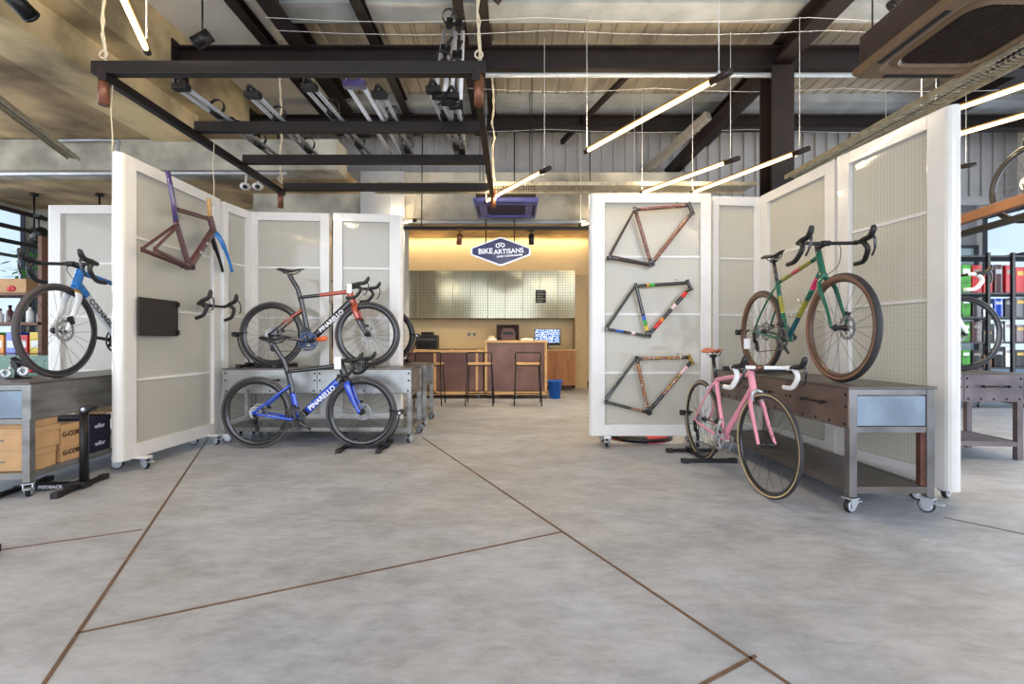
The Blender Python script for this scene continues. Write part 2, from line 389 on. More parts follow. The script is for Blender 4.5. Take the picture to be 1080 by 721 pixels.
glazing(4, (9.45,-1.5,.3), (9.45,9.2,3.5), 'x', 9)
struct(MB().box((-9.5,8.95,3.0),(-4.5,9.05,3.6)), 'wall_back_left', CONC)
struct(MB().box((-4.5,8.95,0),(-4.35,10.4,3.6)), 'wall_counter_side', WARMW)
struct(MB().box((3.05,8.35,0),(3.2,10.45,3.95)), 'wall_counter_end', WARMW)
# left concrete: stepped beam, slab, cross beam
struct(MB().box((-9.5,-4.6,4.05),(-4.78,6.9,4.3)), 'ceiling_left', CONC_D)
struct(MB().box((-5.35,-4.6,4.0),(-4.7,6.895,4.40)).box((-9.5,-4.6,4.38),(-4.34,8.5,5.05)), 'beam_edge', CONC_W)
struct(MB().box((-9.5,6.9,3.58),(-2.62,7.3,4.04)), 'beam_cross', CONC)
struct(MB().box((-9.5,7.3,3.58),(-2.62,10.4,3.7)), 'ceiling_far_left', CONC_D)
struct(MB().box((-4.34,-4.6,5.05),(-2.85,8.6,5.12)), 'ceiling_pale', PALEW)
# corrugated roof deck (real ribs running front to back)
prof = []; x = -2.85
while x < 9.5:
    prof += [(x,5.05),(x+.13,5.05),(x+.15,5.066),(x+.18,5.066)]; x += .2
d = MB(); n = len(prof)
vs = [(a,-4.6,b) for a, b in prof]+[(a,8.6,b) for a, b in prof]+[(a,-4.6,5.14) for a, b in prof]+[(a,8.6,5.14) for a, b in prof]
fs = [(i,i+1,n+i+1,n+i) for i in range(n-1)]+[(2*n+i,3*n+i,3*n+i+1,2*n+i+1) for i in range(n-1)]
struct(d.add(vs, fs), 'ceiling', DECK)
for i, (y, h, w) in enumerate(((4.1,.1,.12),(5.35,.12,.3),(6.72,.1,.1),(7.5,.14,.34),(8.35,.12,.1))):
    p = MB().box((-2.85,y,5.05-h),(9.4,y+w,5.05))
    p.box((-2.85,y-.02,5.05-h),(9.4,y,5.05-h+.03)).box((-2.85,y+w,5.05-h),(9.4,y+w+.02,5.05-h+.03))
    struct(p, 'purlin', PURL)
def ibeam(p0, p1, w, h, name, m=STEEL_DK):
    mb = MB(); up = (0,0,1); p0 = Vector(p0); p1 = Vector(p1)
    mb.bar(p0, p1, .012+.1*w, h, up)
    for s in (-1,1): mb.bar(p0+Vector((0,0,s*(h/2-.01))), p1+Vector((0,0,s*(h/2-.01))), w, .022, up)
    return struct(mb, name, m)
ibeam((-4.34,6,4.66),(9.4,6,4.66), .2, .30, 'steel_beam')
ibeam((-4.34,7.75,4.68),(9.4,7.75,4.68), .18, .22, 'steel_beam')
struct(MB().box((-4.345,5.85,4.45),(-4.32,6.15,4.87)), 'steel_bracket', STEEL_DK)
struct(MB().box((-4.345,7.6,4.5),(-4.32,7.9,4.87)), 'steel_bracket', STEEL_DK)
for X, w, h in ((-3.16,.12,.14), (-2.72,.22,.22), (-1.76,.12,.14), (-.62,.1,.14), (-.33,.12,.16)):
    ibeam((X,-4.6,4.88),(X,8.5,4.88), w, h, 'roof_rafter')
for X, w in ((3.5,.24), (7.0,.24)):
    ibeam((X,-4.6,4.74),(X,8.5,4.74), w, .26, 'roof_rafter')
col = MB()
for s in (-1,1): col.box((3.45-.14,6+s*.14-.012,0),(3.45+.14,6+s*.14+.012,4.52))
col.box((3.445,5.86,0),(3.455,6.14,4.52)).box((3.25,5.8,0),(3.65,6.2,.02))
struct(col, 'column', STEEL_DK)
struct(MB().bar((2.86,8.4,4.06),(3.42,6.05,4.62), .14, .2), 'roof_brace', STEEL_DK)
struct(MB().bar((2.30,8.3,3.98),(2.95,6.9,4.40), .10, .12), 'roof_brace', M('grey_brace', (120,116,110), rough=.5))
struct(MB().bar((.9,8.3,4.6),(1.9,6.2,4.95), .06, .08), 'roof_brace', STEEL_DK)
# perforated trays
def tray(a, b, w, label):
    mb = MB(); a = Vector(a); b = Vector(b); t = (b-a).normalized(); L = (b-a).length; s = t.cross(Vector((0,0,1))).normalized()
    n_ = int(L/.035)
    for k in range(n_):
        p = a+t*(k+.5)*L/n_; mb.bar(p-s*w/2, p+s*w/2, .018, .006)
    for q in (-1,0,1): mb.bar(a+s*q*w/2, b+s*q*w/2, .012 if q else .03, .05 if q else .006)
    o = mb.build('cable_tray', PERF); tag(o, label, 'cable tray'); return o
tray((-1.95,6.36,3.13),(3.3,6.36,3.13), .34, 'perforated cable tray spanning behind the dark overhead rack')
tray((3.44,5.6,3.0),(3.56,2.3,3.0), .24, 'perforated cable tray running beneath the brown ceiling cassette')
tray((-5.2,4.3,3.55),(-6.1,6.4,3.55), .13, 'slanted perforated cable tray under the concrete slab')
def pipe(pts, r, label, m=ALU):
    o = MB().tube(pts, r, seg=8).build('conduit_pipe', m); tag(o, label, 'pipe'); return o
pipe([(-9,6.55,3.4),(-3.2,6.55,3.4)], .03, 'long grey conduit across the concrete beam carrying security cameras')
pipe(spl([(-6.8,6.8,3.98),(-5.9,6.8,3.98),(-5.82,6.8,3.9),(-5.82,6.8,3.62)],4), .018, 'grey conduit bending down the face of the concrete cross beam', PURL)
pipe([(-1.9,7.9,3.06),(2.9,7.9,3.06)], .035, 'pale pipe running under the far concrete beam', PURL)
pipe([(-2.85,5.9,4.42),(4.6,5.9,4.42)], .03, 'silver pipe slung below the main steel roof beam', PURL)
# black lighting track in front of the counter
tag(MB().box((-1.9,7.6,2.86),(1.7,7.65,2.91)).cyl((-1.5,7.625,2.9),(-1.5,7.7,4.58), .008, seg=6).cyl((1.3,7.625,2.9),(1.3,7.7,4.58), .008, seg=6).build('lighting_track', STEEL_BK), 'black lighting track crossing above the hanging diamond sign', 'lighting track')
for i, (X, z) in enumerate(((-7.6,3.0), (-7.5,2.72), (-8.1,2.62))):
    tag(MB().box((X-.02,4.5,z-.03),(X+.02,8.9,z+.03)).build('lighting_track', STEEL_DK),
        ('upper dark lighting track over the stock shelves','middle dark lighting track over the stock shelves','lowest dark lighting track over the stock shelves')[i], 'lighting track')

# ================================================================== SHARED SMALL BUILDERS
CAST = {}
def caster(parent, loc, rz=0, R=.042):
    if 'b' not in CAST:
        b = MB().box((-.035,-.03,.082),(.035,.03,.09))
        for s in (-1,1): b.prism([(-.03,.083),(.03,.083),(.018,.03),(-.008,.03),(-.035,.06)], 'y', s*.022-.0015, s*.022+.0015)
        b.cyl((.005,-.026,.042),(.005,.026,.042), .007, seg=8)
        b.box((-.075,-.018,.058),(-.03,.018,.066))
        CAST['b'] = b.mesh('caster', ZINC)
        w = MB().lathe([(.012,-.015),(.034,-.016),(.034,.016),(.012,.015)], (.005,0,.042), seg=20, mi=1)
        w.lathe([(.034,-.013),(.039,-.013),(.042,-.008),(.042,.008),(.039,.013),(.034,.013)], (.005,0,.042), seg=20, mi=0)
        CAST['w'] = w.mesh('caster_wheel', [BLK, M('caster_hub', (178,182,190), rough=.4)])
    c = link('caster', CAST['b'], parent, loc, (0,0,rz)); link('wheel', CAST['w'], c); return c

def panel(label, p0, p1, z0=.09, z1=2.44, ropes=(), bull=(0,0), top_gap=.0):
    p0 = Vector((*p0,0)); p1 = Vector((*p1,0)); L = (p1-p0).length; rz = math.atan2(p1.y-p0.y, p1.x-p0.x)
    r = thing('display_panel', label, 'display panel', p0, rz, 'white translucent display screens')
    T = .09; S = .1
    def stile(x0, x1, outer):
        # profile with a rounded outer edge
        mid = []
        if outer < 0:
            mid = [(x1,-T/2)]+[(x0+T/2-math.sin(a)*T/2, -math.cos(a)*T/2) for a in [pi*k/8 for k in range(9)]]+[(x1,T/2)]
        elif outer > 0:
            mid = [(x0,-T/2)]+[(x1-T/2+math.sin(a)*T/2, -math.cos(a)*T/2) for a in [pi*k/8 for k in range(9)]]+[(x0,T/2)]
        else: mid = [(x0,-T/2),(x1,-T/2),(x1,T/2),(x0,T/2)]
        MB().prism(mid, 'z', z0, z1).build('stile', WHITEF, r, bevel=.003)
    s0 = .15 if bull[0] else S; s1 = .15 if bull[1] else S
    if L < .6: s0 = s1 = .06
    stile(0, s0, -1 if bull[0] else 0); stile(L-s1, L, 1 if bull[1] else 0)
    MB().box((s0,-T/2,z1-.09),(L-s1,T/2,z1)).build('top_rail', WHITEF, r, bevel=.003)
    MB().box((s0,-T/2,z0),(L-s1,T/2,z0+.11)).build('bottom_rail', WHITEF, r, bevel=.003)
    MB().box((s0,-.012,z0+.11),(L-s1,.012,z1-.09)).build('polycarbonate_sheet', SHEET, r)
    for z in (.70,1.27,1.83): MB().box((s0,-.02,z-.011),(L-s1,.02,z+.011)).build('crossbar', WHITEF, r)
    ins = .16 if L > .6 else .1
    for x in (ins, L-ins):
        if L > .6:
            MB().box((x-.03,-.14,z0-.005),(x+.03,.14,z0+.012)).build('foot', WHITEF, r)
            for s in (-1,1): caster(r, (x,s*.11,0), rad(20*s+90))
        else: caster(r, (x,0,0), rad(30))
    return r

# bikes ------------------------------------------------------------
WH = {}
def wheel_meshes(key, R, tr, depth, tyre, wall, rim, nsp, rotor):
    if key in WH: return WH[key]
    d = {}
    rc = R-tr
    n = 14; p = [(rc+tr*math.cos(2*pi*k/n), tr*math.sin(2*pi*k/n)) for k in range(n)]
    t = MB().lathe(p, seg=64)
    # side walls take the second material
    for i, f in enumerate(t.f):
        c = sum((t.v[j] for j in f), Vector())/len(f)
        rr = math.hypot(c.x, c.z)
        if rr < rc+tr*.30 and abs(c.y) > tr*.35: t.m[i] = 1
    d['tyre'] = t.mesh('tyre', [tyre, wall])
    ro = R-2*tr+.009; ri = ro-depth; w = max(.010, tr*.8)
    d['rim'] = MB().lathe([(ro,-w),(ro,w),(ro-depth*.45,w*1.02),(ri+.004,.006),(ri,0),(ri+.004,-.006),(ro-depth*.45,-w*1.02)], seg=64).mesh('rim', rim)
    s = MB()
    for k in range(nsp):
        a = 2*pi*k/nsp; side = 1 if k % 2 else -1; off = .28*(1 if (k//2) % 2 else -1)
        h = (.02*math.cos(a+off*4), side*.028, .02*math.sin(a+off*4))
        s.tube([h, ((ri+.003)*math.cos(a), side*.002, (ri+.003)*math.sin(a))], .0013, seg=4, caps=False)
    d['spokes'] = s.mesh('spokes', SPOKE)
    h = MB().lathe([(0.003,-.05),(.011,-.05),(.012,-.036),(.023,-.033),(.023,-.026),(.014,-.02),(.014,.02),(.023,.026),(.023,.033),(.012,.036),(.011,.05),(.003,.05)], seg=16)
    d['hub'] = h.mesh('hub', BLK)
    if rotor:
        q = MB().lathe([(.058,.043),(.08,.043),(.08,.045),(.058,.045)], seg=40, sm=False)
        for k in range(6):
            a = 2*pi*k/6; q.bar((.02*math.cos(a+.5),.044,.02*math.sin(a+.5)), (.062*math.cos(a),.044,.062*math.sin(a)), .008, .002, (0,1,0))
        q.lathe([(.004,.04),(.024,.04),(.024,.048),(.004,.048)], seg=20)
        d['rotor'] = q.mesh('brake_rotor', M('rotor_steel', (150,150,152), rough=.4, metal=.4))
    WH[key] = d; return d
def put_wheel(root, name, key, T):
    d = WH[key]; w = link(name, d['rim'], root); w.matrix_local = T
    link('tyre', d['tyre'], w); link('spokes', d['spokes'], w); link('hub', d['hub'], w)
    if 'rotor' in d: link('brake_rotor', d['rotor'], w)
    return w
def saddle_mb(x, z, L=.27, wd=.07, tilt=0):
    mb = MB(); st = []
    for t, w, h in ((0,.035,.018),(.08,.06,.025),(.22,wd,.028),(.4,wd*.72,.024),(.6,.026,.02),(.85,.02,.018),(1,.012,.012)):
        st.append((t, w, h))
    vs = []; m = 12
    for t, w, h in st:
        px = x-L*.45+t*L; pz = z+.012*math.cos(t*2*pi)*.8
        for k in range(m):
            a = 2*pi*k/m; yy = w*math.cos(a); zz = h*.5*math.sin(a)-(abs(yy)/wd)**2*.022
            vs.append((px, yy, pz+zz))
    fs = []
    for i in range(len(st)-1):
        for k in range(m): fs.append((i*m+k, i*m+(k+1) % m, (i+1)*m+(k+1) % m, (i+1)*m+k))
    mb.add(vs, fs, 0, True); mb.add([vs[k] for k in range(m)], [list(range(m))]); mb.add([vs[-m+k] for k in range(m)], [list(range(m))])
    rails = MB()
    for s in (-1,1): rails.tube(spl([(x-L*.3,s*.022,z-.01),(x-L*.12,s*.022,z-.04),(x+L*.2,s*.02,z-.04),(x+L*.42,s*.008,z-.008)],4), .0035, seg=6)
    return mb, rails
def half_bar(s, w, reach, drop, flare=0):
    return [(0,0,0),(0,s*w*.5,0),(.002,s*w*.82,0),(.02,s*w*.97,.0),(reach*.75,s*w,-.004),(reach+.012,s*(w+.004+flare*.3),-.05),(reach*.85,s*(w+.006+flare*.7),-drop*.75),(reach*.35,s*(w+.008+flare),-drop),(-.045,s*(w+.008+flare),-drop-.004)]
def bar_parts(root, origin, T, w=.2, reach=.085, drop=.13, flare=0, barm=BLK, tapem=BLK, hoodm=BLK, leverm=CARB, r=.0125, name='handlebar', rot=None):
    mb = MB()
    for s in (-1,1):
        p = half_bar(s, w, reach, drop, flare)
        sp = spl(p, 6); k = 15
        mb.tube(sp[:k+1], r, seg=10, mi=0); mb.tube(sp[k:], r*1.28, seg=10, mi=1)
    O = Matrix.Translation(origin)
    if rot: O = O @ rot
    hb = mb.xf(T @ O).build(name, [barm, tapem], root)
    for s in (-1,1):
        h = MB().tube(spl([(reach*.55,s*w,.0),(reach*.9,s*w,.008),(reach+.055,s*(w-.002),.018),(reach+.085,s*(w-.004),.058),(reach+.08,s*(w-.004),.072)],4),
                      [.017]*4+[.0185]*4+[.019]*4+[.016]*4+[.010], [.019]*4+[.021]*4+[.019]*4+[.017]*4+[.010], seg=10)
        h = h.xf(T @ O).build('hood', hoodm, hb)
        l = MB().tube(spl([(reach+.07,s*(w-.002),.03),(reach+.09,s*w,-.01),(reach+.078,s*(w+.008),-.07),(reach+.05,s*(w+.012),-.108)],4), [.006]*13, [.010]*4+[.009]*4+[.007]*5, seg=8)
        l.xf(T @ O).build('brake_lever', leverm, hb)
    return hb

def frame_tubes(mb, g):
    """g: dict of tube name -> list of (p0, p1, ra0, rb0, ra1, rb1, mat)"""
    for p, ra, rb, mi in g: mb.tube(p, ra, rb, side=(0,1,0), seg=14, mi=mi)

def make_bike(label, loc, rz, sp, group=None, tilt=None, name='road_bicycle'):
    root = thing(name, label, 'bicycle', loc, rz, group)
    if tilt is not None: root.rotation_euler = tilt
    R = sp.get('R', .338); tr = sp.get('tr', .0145)
    wb = sp.get('wb', .987); z = R
    bb = Vector((sp.get('bbx', .39), 0, R-.068))
    STT = Vector((*sp['stt'][:1], 0, sp['stt'][1]))           # seat tube top
    SAD = Vector((sp['sad'][0], 0, sp['sad'][1]))             # saddle clamp
    HT = Vector((sp['ht'][0], 0, sp['ht'][1])); HB = Vector((sp['hb'][0], 0, sp['hb'][1]))
    RA = Vector((0,0,R)); FA = Vector((wb,0,R))
    ax = (HT-HB).normalized()
    steer = sp.get('steer', 0)
    TS = Matrix.Translation(HB) @ Matrix.Rotation(steer, 4, ax) @ Matrix.Translation(-HB)
    key = sp['wkey']
    if key not in WH: wheel_meshes(key, R, tr, sp['rimd'], sp['tyre'], sp['wall'], sp['rim'], sp.get('nsp', 20), sp.get('disc', True))
    put_wheel(root, 'rear_wheel', key, Matrix.Translation(RA))
    put_wheel(root, 'front_wheel', key, TS @ Matrix.Translation(FA))
    mats = sp['mats']; k = sp['tubes']
    mb = MB()
    def seg_tube(a, b, r0, r1, segs, bend=None, ratio=(1,1)):
        # segs: list of (t_end, material index); r = (lateral, in-plane)
        N = 20; pts = []
        for i in range(N+1):
            t = i/N; p = a.lerp(b, t)
            if bend: p = p+Vector(bend)*4*t*(1-t)
            pts.append(p)
        t0 = 0
        for te, mi in segs:
            i0 = round(t0*N); i1 = round(te*N)
            q = pts[i0:i1+1]
            ra = [r0[0]+(r1[0]-r0[0])*i/N for i in range(i0, i1+1)]; rb = [r0[1]+(r1[1]-r0[1])*i/N for i in range(i0, i1+1)]
            mb.tube(q, ra, rb, side=(0,1,0), seg=14, mi=mi); t0 = te
    seg_tube(bb, STT, *k['st']); seg_tube(STT+sp.get('tto', Vector()), HT+ax*-.022, *k['tt'])
    seg_tube(bb, HB+ax*.03, *k['dt']); seg_tube(HB-ax*.004, HT+ax*.008, *k['hd'])
    sst = bb.lerp(STT, sp.get('ssj', .95))
    for s in (-1,1):
        e = Vector((.004, s*.062, R+.004))
        N = 10
        for A, B, seg in ((Vector((sst.x, s*.016, sst.z)), e, k['ss']), (Vector((bb.x-.02, s*.028, bb.z)), Vector((.012, s*.062, R-.006)), k['cs'])):
            pts = [A.lerp(B, i/N)+Vector((0, s*.012*math.sin(pi*i/N), 0)) for i in range(N+1)]
            (r0, r1, sg) = seg; t0 = 0
            for te, mi in sg:
                i0 = round(t0*N); i1 = round(te*N); t0 = te
                mb.tube(pts[i0:i1+1], [r0[0]+(r1[0]-r0[0])*i/N for i in range(i0,i1+1)], [r0[1]+(r1[1]-r0[1])*i/N for i in range(i0,i1+1)], side=(0,1,0), seg=10, mi=mi)
        mb.obox((.004, s*.062, R), (.03,.006,.035), mi=k['ss'][2][-1][1])
    mb.cyl(bb+Vector((0,-.036,0)), bb+Vector((0,.036,0)), .024, seg=18, mi=k['st'][2][0][1])
    fr = mb.build('frame', mats, root)
    # fork
    fk = MB(); f0, f1, fsg = k['fk']
    cr = HB-ax*.02
    for s in (-1,1):
        N = 16; off = R+tr*.0
        a0 = Vector((cr.x, 0, cr.z)); P0 = Vector((cr.x+.004, s*(.03+tr*.5), cr.z-.035)); P3 = Vector((FA.x, s*.056, FA.z))
        P0 = a0.lerp(P3,.10); P0.y = s*(.024+tr*.6); P1 = a0.lerp(P3,.28); P1.y = s*(.034+tr*.9); ctrl = [a0, P0, P1+Vector((sp.get('rake',-.012)*.6,0,0)), a0.lerp(P3,.62)+Vector((sp.get('rake',-.012),s*.014,0)), P3]
        q = spl(ctrl, 6); n_ = len(q); t0 = 0
        for te, mi in fsg:
            i0 = round(t0*(n_-1)); i1 = round(te*(n_-1)); t0 = te
            fk.tube(q[i0:i1+1], [f0[0]+(f1[0]-f0[0])*i/(n_-1) for i in range(i0,i1+1)], [f0[1]+(f1[1]-f0[1])*i/(n_-1) for i in range(i0,i1+1)], side=(0,1,0), seg=12, mi=mi)
    fk.cyl(HB-ax*.03, HB+ax*.004, .026, .024, seg=16, mi=fsg[0][1])
    fk.xf(TS).build('fork', mats, root)
    # seatpost, saddle
    d = (SAD-STT)
    if sp.get('aero'):
        q = spl([STT-Vector((0,0,.03)), STT+d*.35+Vector((.012,0,.0)), STT+d*.75+Vector((.004,0,0)), SAD], 5); ra, rb = .012, .024
    else: q = [STT, SAD]; ra = rb = .0136
    MB().tube(q, ra, rb, side=(0,1,0), seg=12).cyl(SAD+Vector((0,-.024,.0)), SAD+Vector((0,.024,0)), .013, seg=10).build('seatpost', sp.get('postm', CARB), root)
    sm, rails = saddle_mb(SAD.x+.005, SAD.z+.048, wd=sp.get('sadw', .07))
    so = sm.build('saddle', sp.get('sadm', BLK), root); rails.build('saddle_rails', sp.get('railm', STEEL_BK), so)
    # stem and bar
    top = HT+ax*sp.get('spacer', .03); bc = Vector((top.x+sp.get('stem', .10), 0, top.z+sp.get('rise', .01)))
    st = MB().tube([HT, top+ax*.02], .018, seg=14); st.tube([top, bc], [.017,.015], [.021,.017], side=(0,1,0), seg=12)
    st.cyl(bc+Vector((0,-.026,0)), bc+Vector((0,.026,0)), .02, seg=14)
    st.xf(TS).build('stem', sp.get('stemm', BLK), root)
    bar_parts(root, bc, TS, w=sp.get('bw', .2), flare=sp.get('flare', 0), barm=sp.get('barm', BLK), tapem=sp.get('tapem', BLK), hoodm=sp.get('hoodm', BLK), leverm=sp.get('leverm', CARB))
    # drivetrain
    c = MB(); yr = -.045; nr = sp.get('ring', .098)
    for r_, y in ((nr, yr), (nr*.75, yr+.008)):
        c.lathe([(r_-.014,y-.0015),(r_,y-.001),(r_,y+.001),(r_-.014,y+.0015)], bb, seg=40, sm=False)
    ca = sp.get('crank', 5)
    for i in range(4):
        a = rad(ca+45+90*i); c.bar(bb+Vector((0,yr-.002,0)), bb+Vector((math.cos(a)*(nr-.01),yr-.001,math.sin(a)*(nr-.01))), .026, .005, (0,1,0))
    cm = sp.get('crankm', CARB)
    for s, a in ((-1, rad(ca)), (1, rad(ca+180))):
        e = Vector((math.cos(a)*.17, 0, math.sin(a)*.17)); y = s*.066
        c.tube([bb+Vector((0,s*.05,0)), bb+Vector((e.x*.06, y, e.z*.06)), bb+Vector((e.x*.55,y*1.03,e.z*.55)), bb+e+Vector((0,y*1.05,0))], [.01,.009,.008,.008], [.022,.02,.014,.013], side=(0,1,0), seg=10, mi=1)
    co = c.build('crankset', [sp.get('ringm', M('ring_grey', (84,82,84), rough=.35, metal=.5)), cm], root)
    if sp.get('pedal'):
        e = Vector((math.cos(rad(ca))*.17, -.066, math.sin(rad(ca))*.17))
        MB().tube([bb+e*.62+Vector((0,-.03,0)), bb+e*1.0+Vector((0,-.01,0)), bb+e*1.25+Vector((0,-.01,0))], [.016,.02,.014], [.02,.026,.02], side=(0,1,0), seg=10).build('pedal', sp['pedal'], root)
    ch = MB(); rj = .032; dj = Vector((.02,-.045,R-.10)); dk = Vector((.005,-.045,R-.165)) if sp.get('cage') else Vector((.03,-.045,R-.155))
    pts = []
    for i in range(9):
        a = rad(95-i*22.5*1.0); pts.append(bb+Vector((nr*math.cos(a), yr, nr*math.sin(a))))
    pts = [bb+Vector((nr*math.cos(rad(a)), yr, nr*math.sin(rad(a)))) for a in range(100,-101,-20)]
    pts += [dk+Vector((.012,0,-.02)), dk+Vector((-.022,0,0)), dj+Vector((.02,0,.0)), Vector((.03,-.045,R-.02))]
    pts += [Vector((.045*math.cos(rad(a)), -.045, R+.045*math.sin(rad(a)))) for a in (-30,20)]
    pts += [Vector((-.02,-.045,R+.036)), Vector((.01,-.045,R+.045))]
    ch.tube(pts, .0028, .0045, side=(0,1,0), seg=6, closed=True)
    ch.build('chain', M('chain_steel', (104,102,100), rough=.4, metal=.5), root)
    cs = MB()
    for i in range(7): r_ = .058-.0055*i; cs.lathe([(.012,-.03-.003*i),(r_,-.03-.003*i),(r_,-.0315-.003*i),(.012,-.0315-.003*i)], (0,0,R), seg=24, sm=False)
    cs.build('cassette', ALU, root)
    rd = MB().tube([Vector((.005,-.066,R-.01)), Vector((.028,-.068,R-.055)), dj+Vector((0,-.018,0))], [.012,.016,.013], seg=8)
    rd.bar(dj+Vector((0,-.01,0)), dk+Vector((0,-.01,0)), .026, .004, (0,1,0)); rd.bar(dj+Vector((0,.008,0)), dk+Vector((0,.008,0)), .022, .003, (0,1,0))
    for q in (dj, dk): rd.lathe([(.004,-.004),(.02,-.004),(.02,.004),(.004,.004)], q, seg=16, mi=1)
    rd.build('rear_derailleur', [STEEL_BK, BLK], root)
    fd = bb.lerp(STT, .26)
    MB().obox(fd+Vector((.02,-.05,-.005)), (.075,.010,.022)).obox(fd+Vector((0,-.025,.01)), (.025,.04,.025)).build('front_derailleur', BLK, root)
    if not sp.get('disc', True):
        b1 = MB()
        for s in (-1,1): b1.tube(spl([(cr.x+.035,0,cr.z+.03),(cr.x+.04,s*.035,cr.z+.01),(cr.x+.035,s*.03,cr.z-.045)],4), .007, .012, side=(1,0,0), seg=8)
        b1.xf(TS).build('brake_caliper', ALU, root)
        b2 = MB(); q0 = sst.lerp(Vector((0,0,R)), .16)
        for s in (-1,1): b2.tube(spl([(q0.x-.03,0,q0.z+.02),(q0.x-.035,s*.035,q0.z),(q0.x-.045,s*.028,q0.z-.05)],4), .007, .012, side=(1,0,0), seg=8)
        b2.build('brake_caliper', ALU, root)
    else:
        MB().obox((FA.x-.03,.06,FA.z+.075), (.035,.02,.06), Matrix.Rotation(rad(20),3,'Y')).xf(TS).build('brake_caliper', BLK, root)
        MB().obox((.065,.055,R+.035), (.07,.02,.03), Matrix.Rotation(rad(-10),3,'Y')).build('brake_caliper', BLK, root)
    if sp.get('cage_bottle'):
        a = bb.lerp(HB, .42)+Vector((0,0,.0)); dv = (HB-bb).normalized(); nv = Vector((-dv.z,0,dv.x))
        q = []
        for t in range(25):
            th = 2*pi*t/24; q.append(a+dv*(.085*math.sin(th))+nv*(.06+.035*math.cos(th))+Vector((0,.034*math.cos(2*th),0)))
        MB().tube(q, .0025, seg=6).build('bottle_cage', CHROME, root)
    for hose in sp.get('hoses', []):
        MB().tube(spl([HT+Vector(hp) for hp in hose],6), .0025, seg=6).xf(TS).build('brake_hose', BLK, root)
    if sp.get('letter'):
        txt, size, t, lm, side, rr, bold = sp['letter']
        dv = (HB-bb).normalized(); c0 = bb.lerp(HB, t)
        me = text_mesh('lettering', txt, size, lm, bold=bold)
        if side < 0: mt = basis(c0+Vector((0,-rr,0)), dv, None, (0,-1,0))
        else: mt = basis(c0+Vector((0,rr,0)), -dv, None, (0,1,0))
        o = link('lettering', me, root); o.matrix_local = mt
    return root

def price_tag(label, p, rz, w=.055, h=.10):
    r = thing('price_tag', label, 'price tag', p, rz)
    MB().box((-w/2,-.001,-h),(w/2,.001,0)).build('card', M('tag_white', (238,238,240), rough=.6, var=.02), r)
    MB().tube([(0,0,-.008),(0,0,.05)], .0015, seg=5).build('string', WIRE, r)
    return r
def bike_stand(label, loc, rz, R=.338, straight=False, name='bike_stand'):
    # wheel plane along local x, the upright at +x
    r = thing(name, label, 'bike stand', loc, rz)
    b = MB()
    for s in (-1,1): b.box((-.16,s*.032-.008,.012),(.24,s*.032+.008,.04))
    b.box((-.04,-.04,.008),(.04,.04,.014)).box((.17,-.04,.006),(.26,.04,.05))
    b.build('base', STEEL_BK, r, bevel=.003)
    for x in (-.14,.22):
        f = MB().box((x-.018,-.2,.006),(x+.018,.2,.034)).build('foot', STEEL_BK, r, bevel=.004)
        for s in (-1,1): MB().box((x-.022,s*.2-.03,0),(x+.022,s*.2+.03,.038)).build('rubber_end', BLK, f, bevel=.004)
    RR = R+.018
    if straight: path = [(.235,0,.03),(.235,0,.55)]; top = Vector((.26,0,.545))
    else: path = [(RR*math.cos(rad(a)),0,R+RR*math.sin(rad(a))) for a in range(-52,-1,5)]; path[0] = (.225,0,.03); top = Vector((RR+.012,0,R))
    MB().tube(path, .032 if straight else .008, .022 if straight else .008, side=(0,1,0), seg=8).build('upright', STEEL_BK, r)
    k = MB().cyl(top+Vector((0,-.045,0)), top+Vector((0,.045,0)), .026, seg=18)
    k.cyl(top+Vector((0,-.05,0)), top+Vector((0,-.044,0)), .012, seg=12, mi=1)
    k.build('roller', [BLK, ALU], r)
    if not straight:
        y = MB()
        for s in (-1,1): y.tube([top+Vector((0,s*.036,0)), top+Vector((-.10,s*.03,.02))], .007, seg=8)
        y.build('wheel_arm', STEEL_BK, r)
    if straight:
        me = text_mesh('lettering', 'FEEDBACK', .03, M('stand_lettering', (200,200,210)), bold=.0006)
        o = link('lettering', me, r); o.matrix_local = basis((.06,-.041,.026), (1,0,0), None, (0,-1,0))
    return r

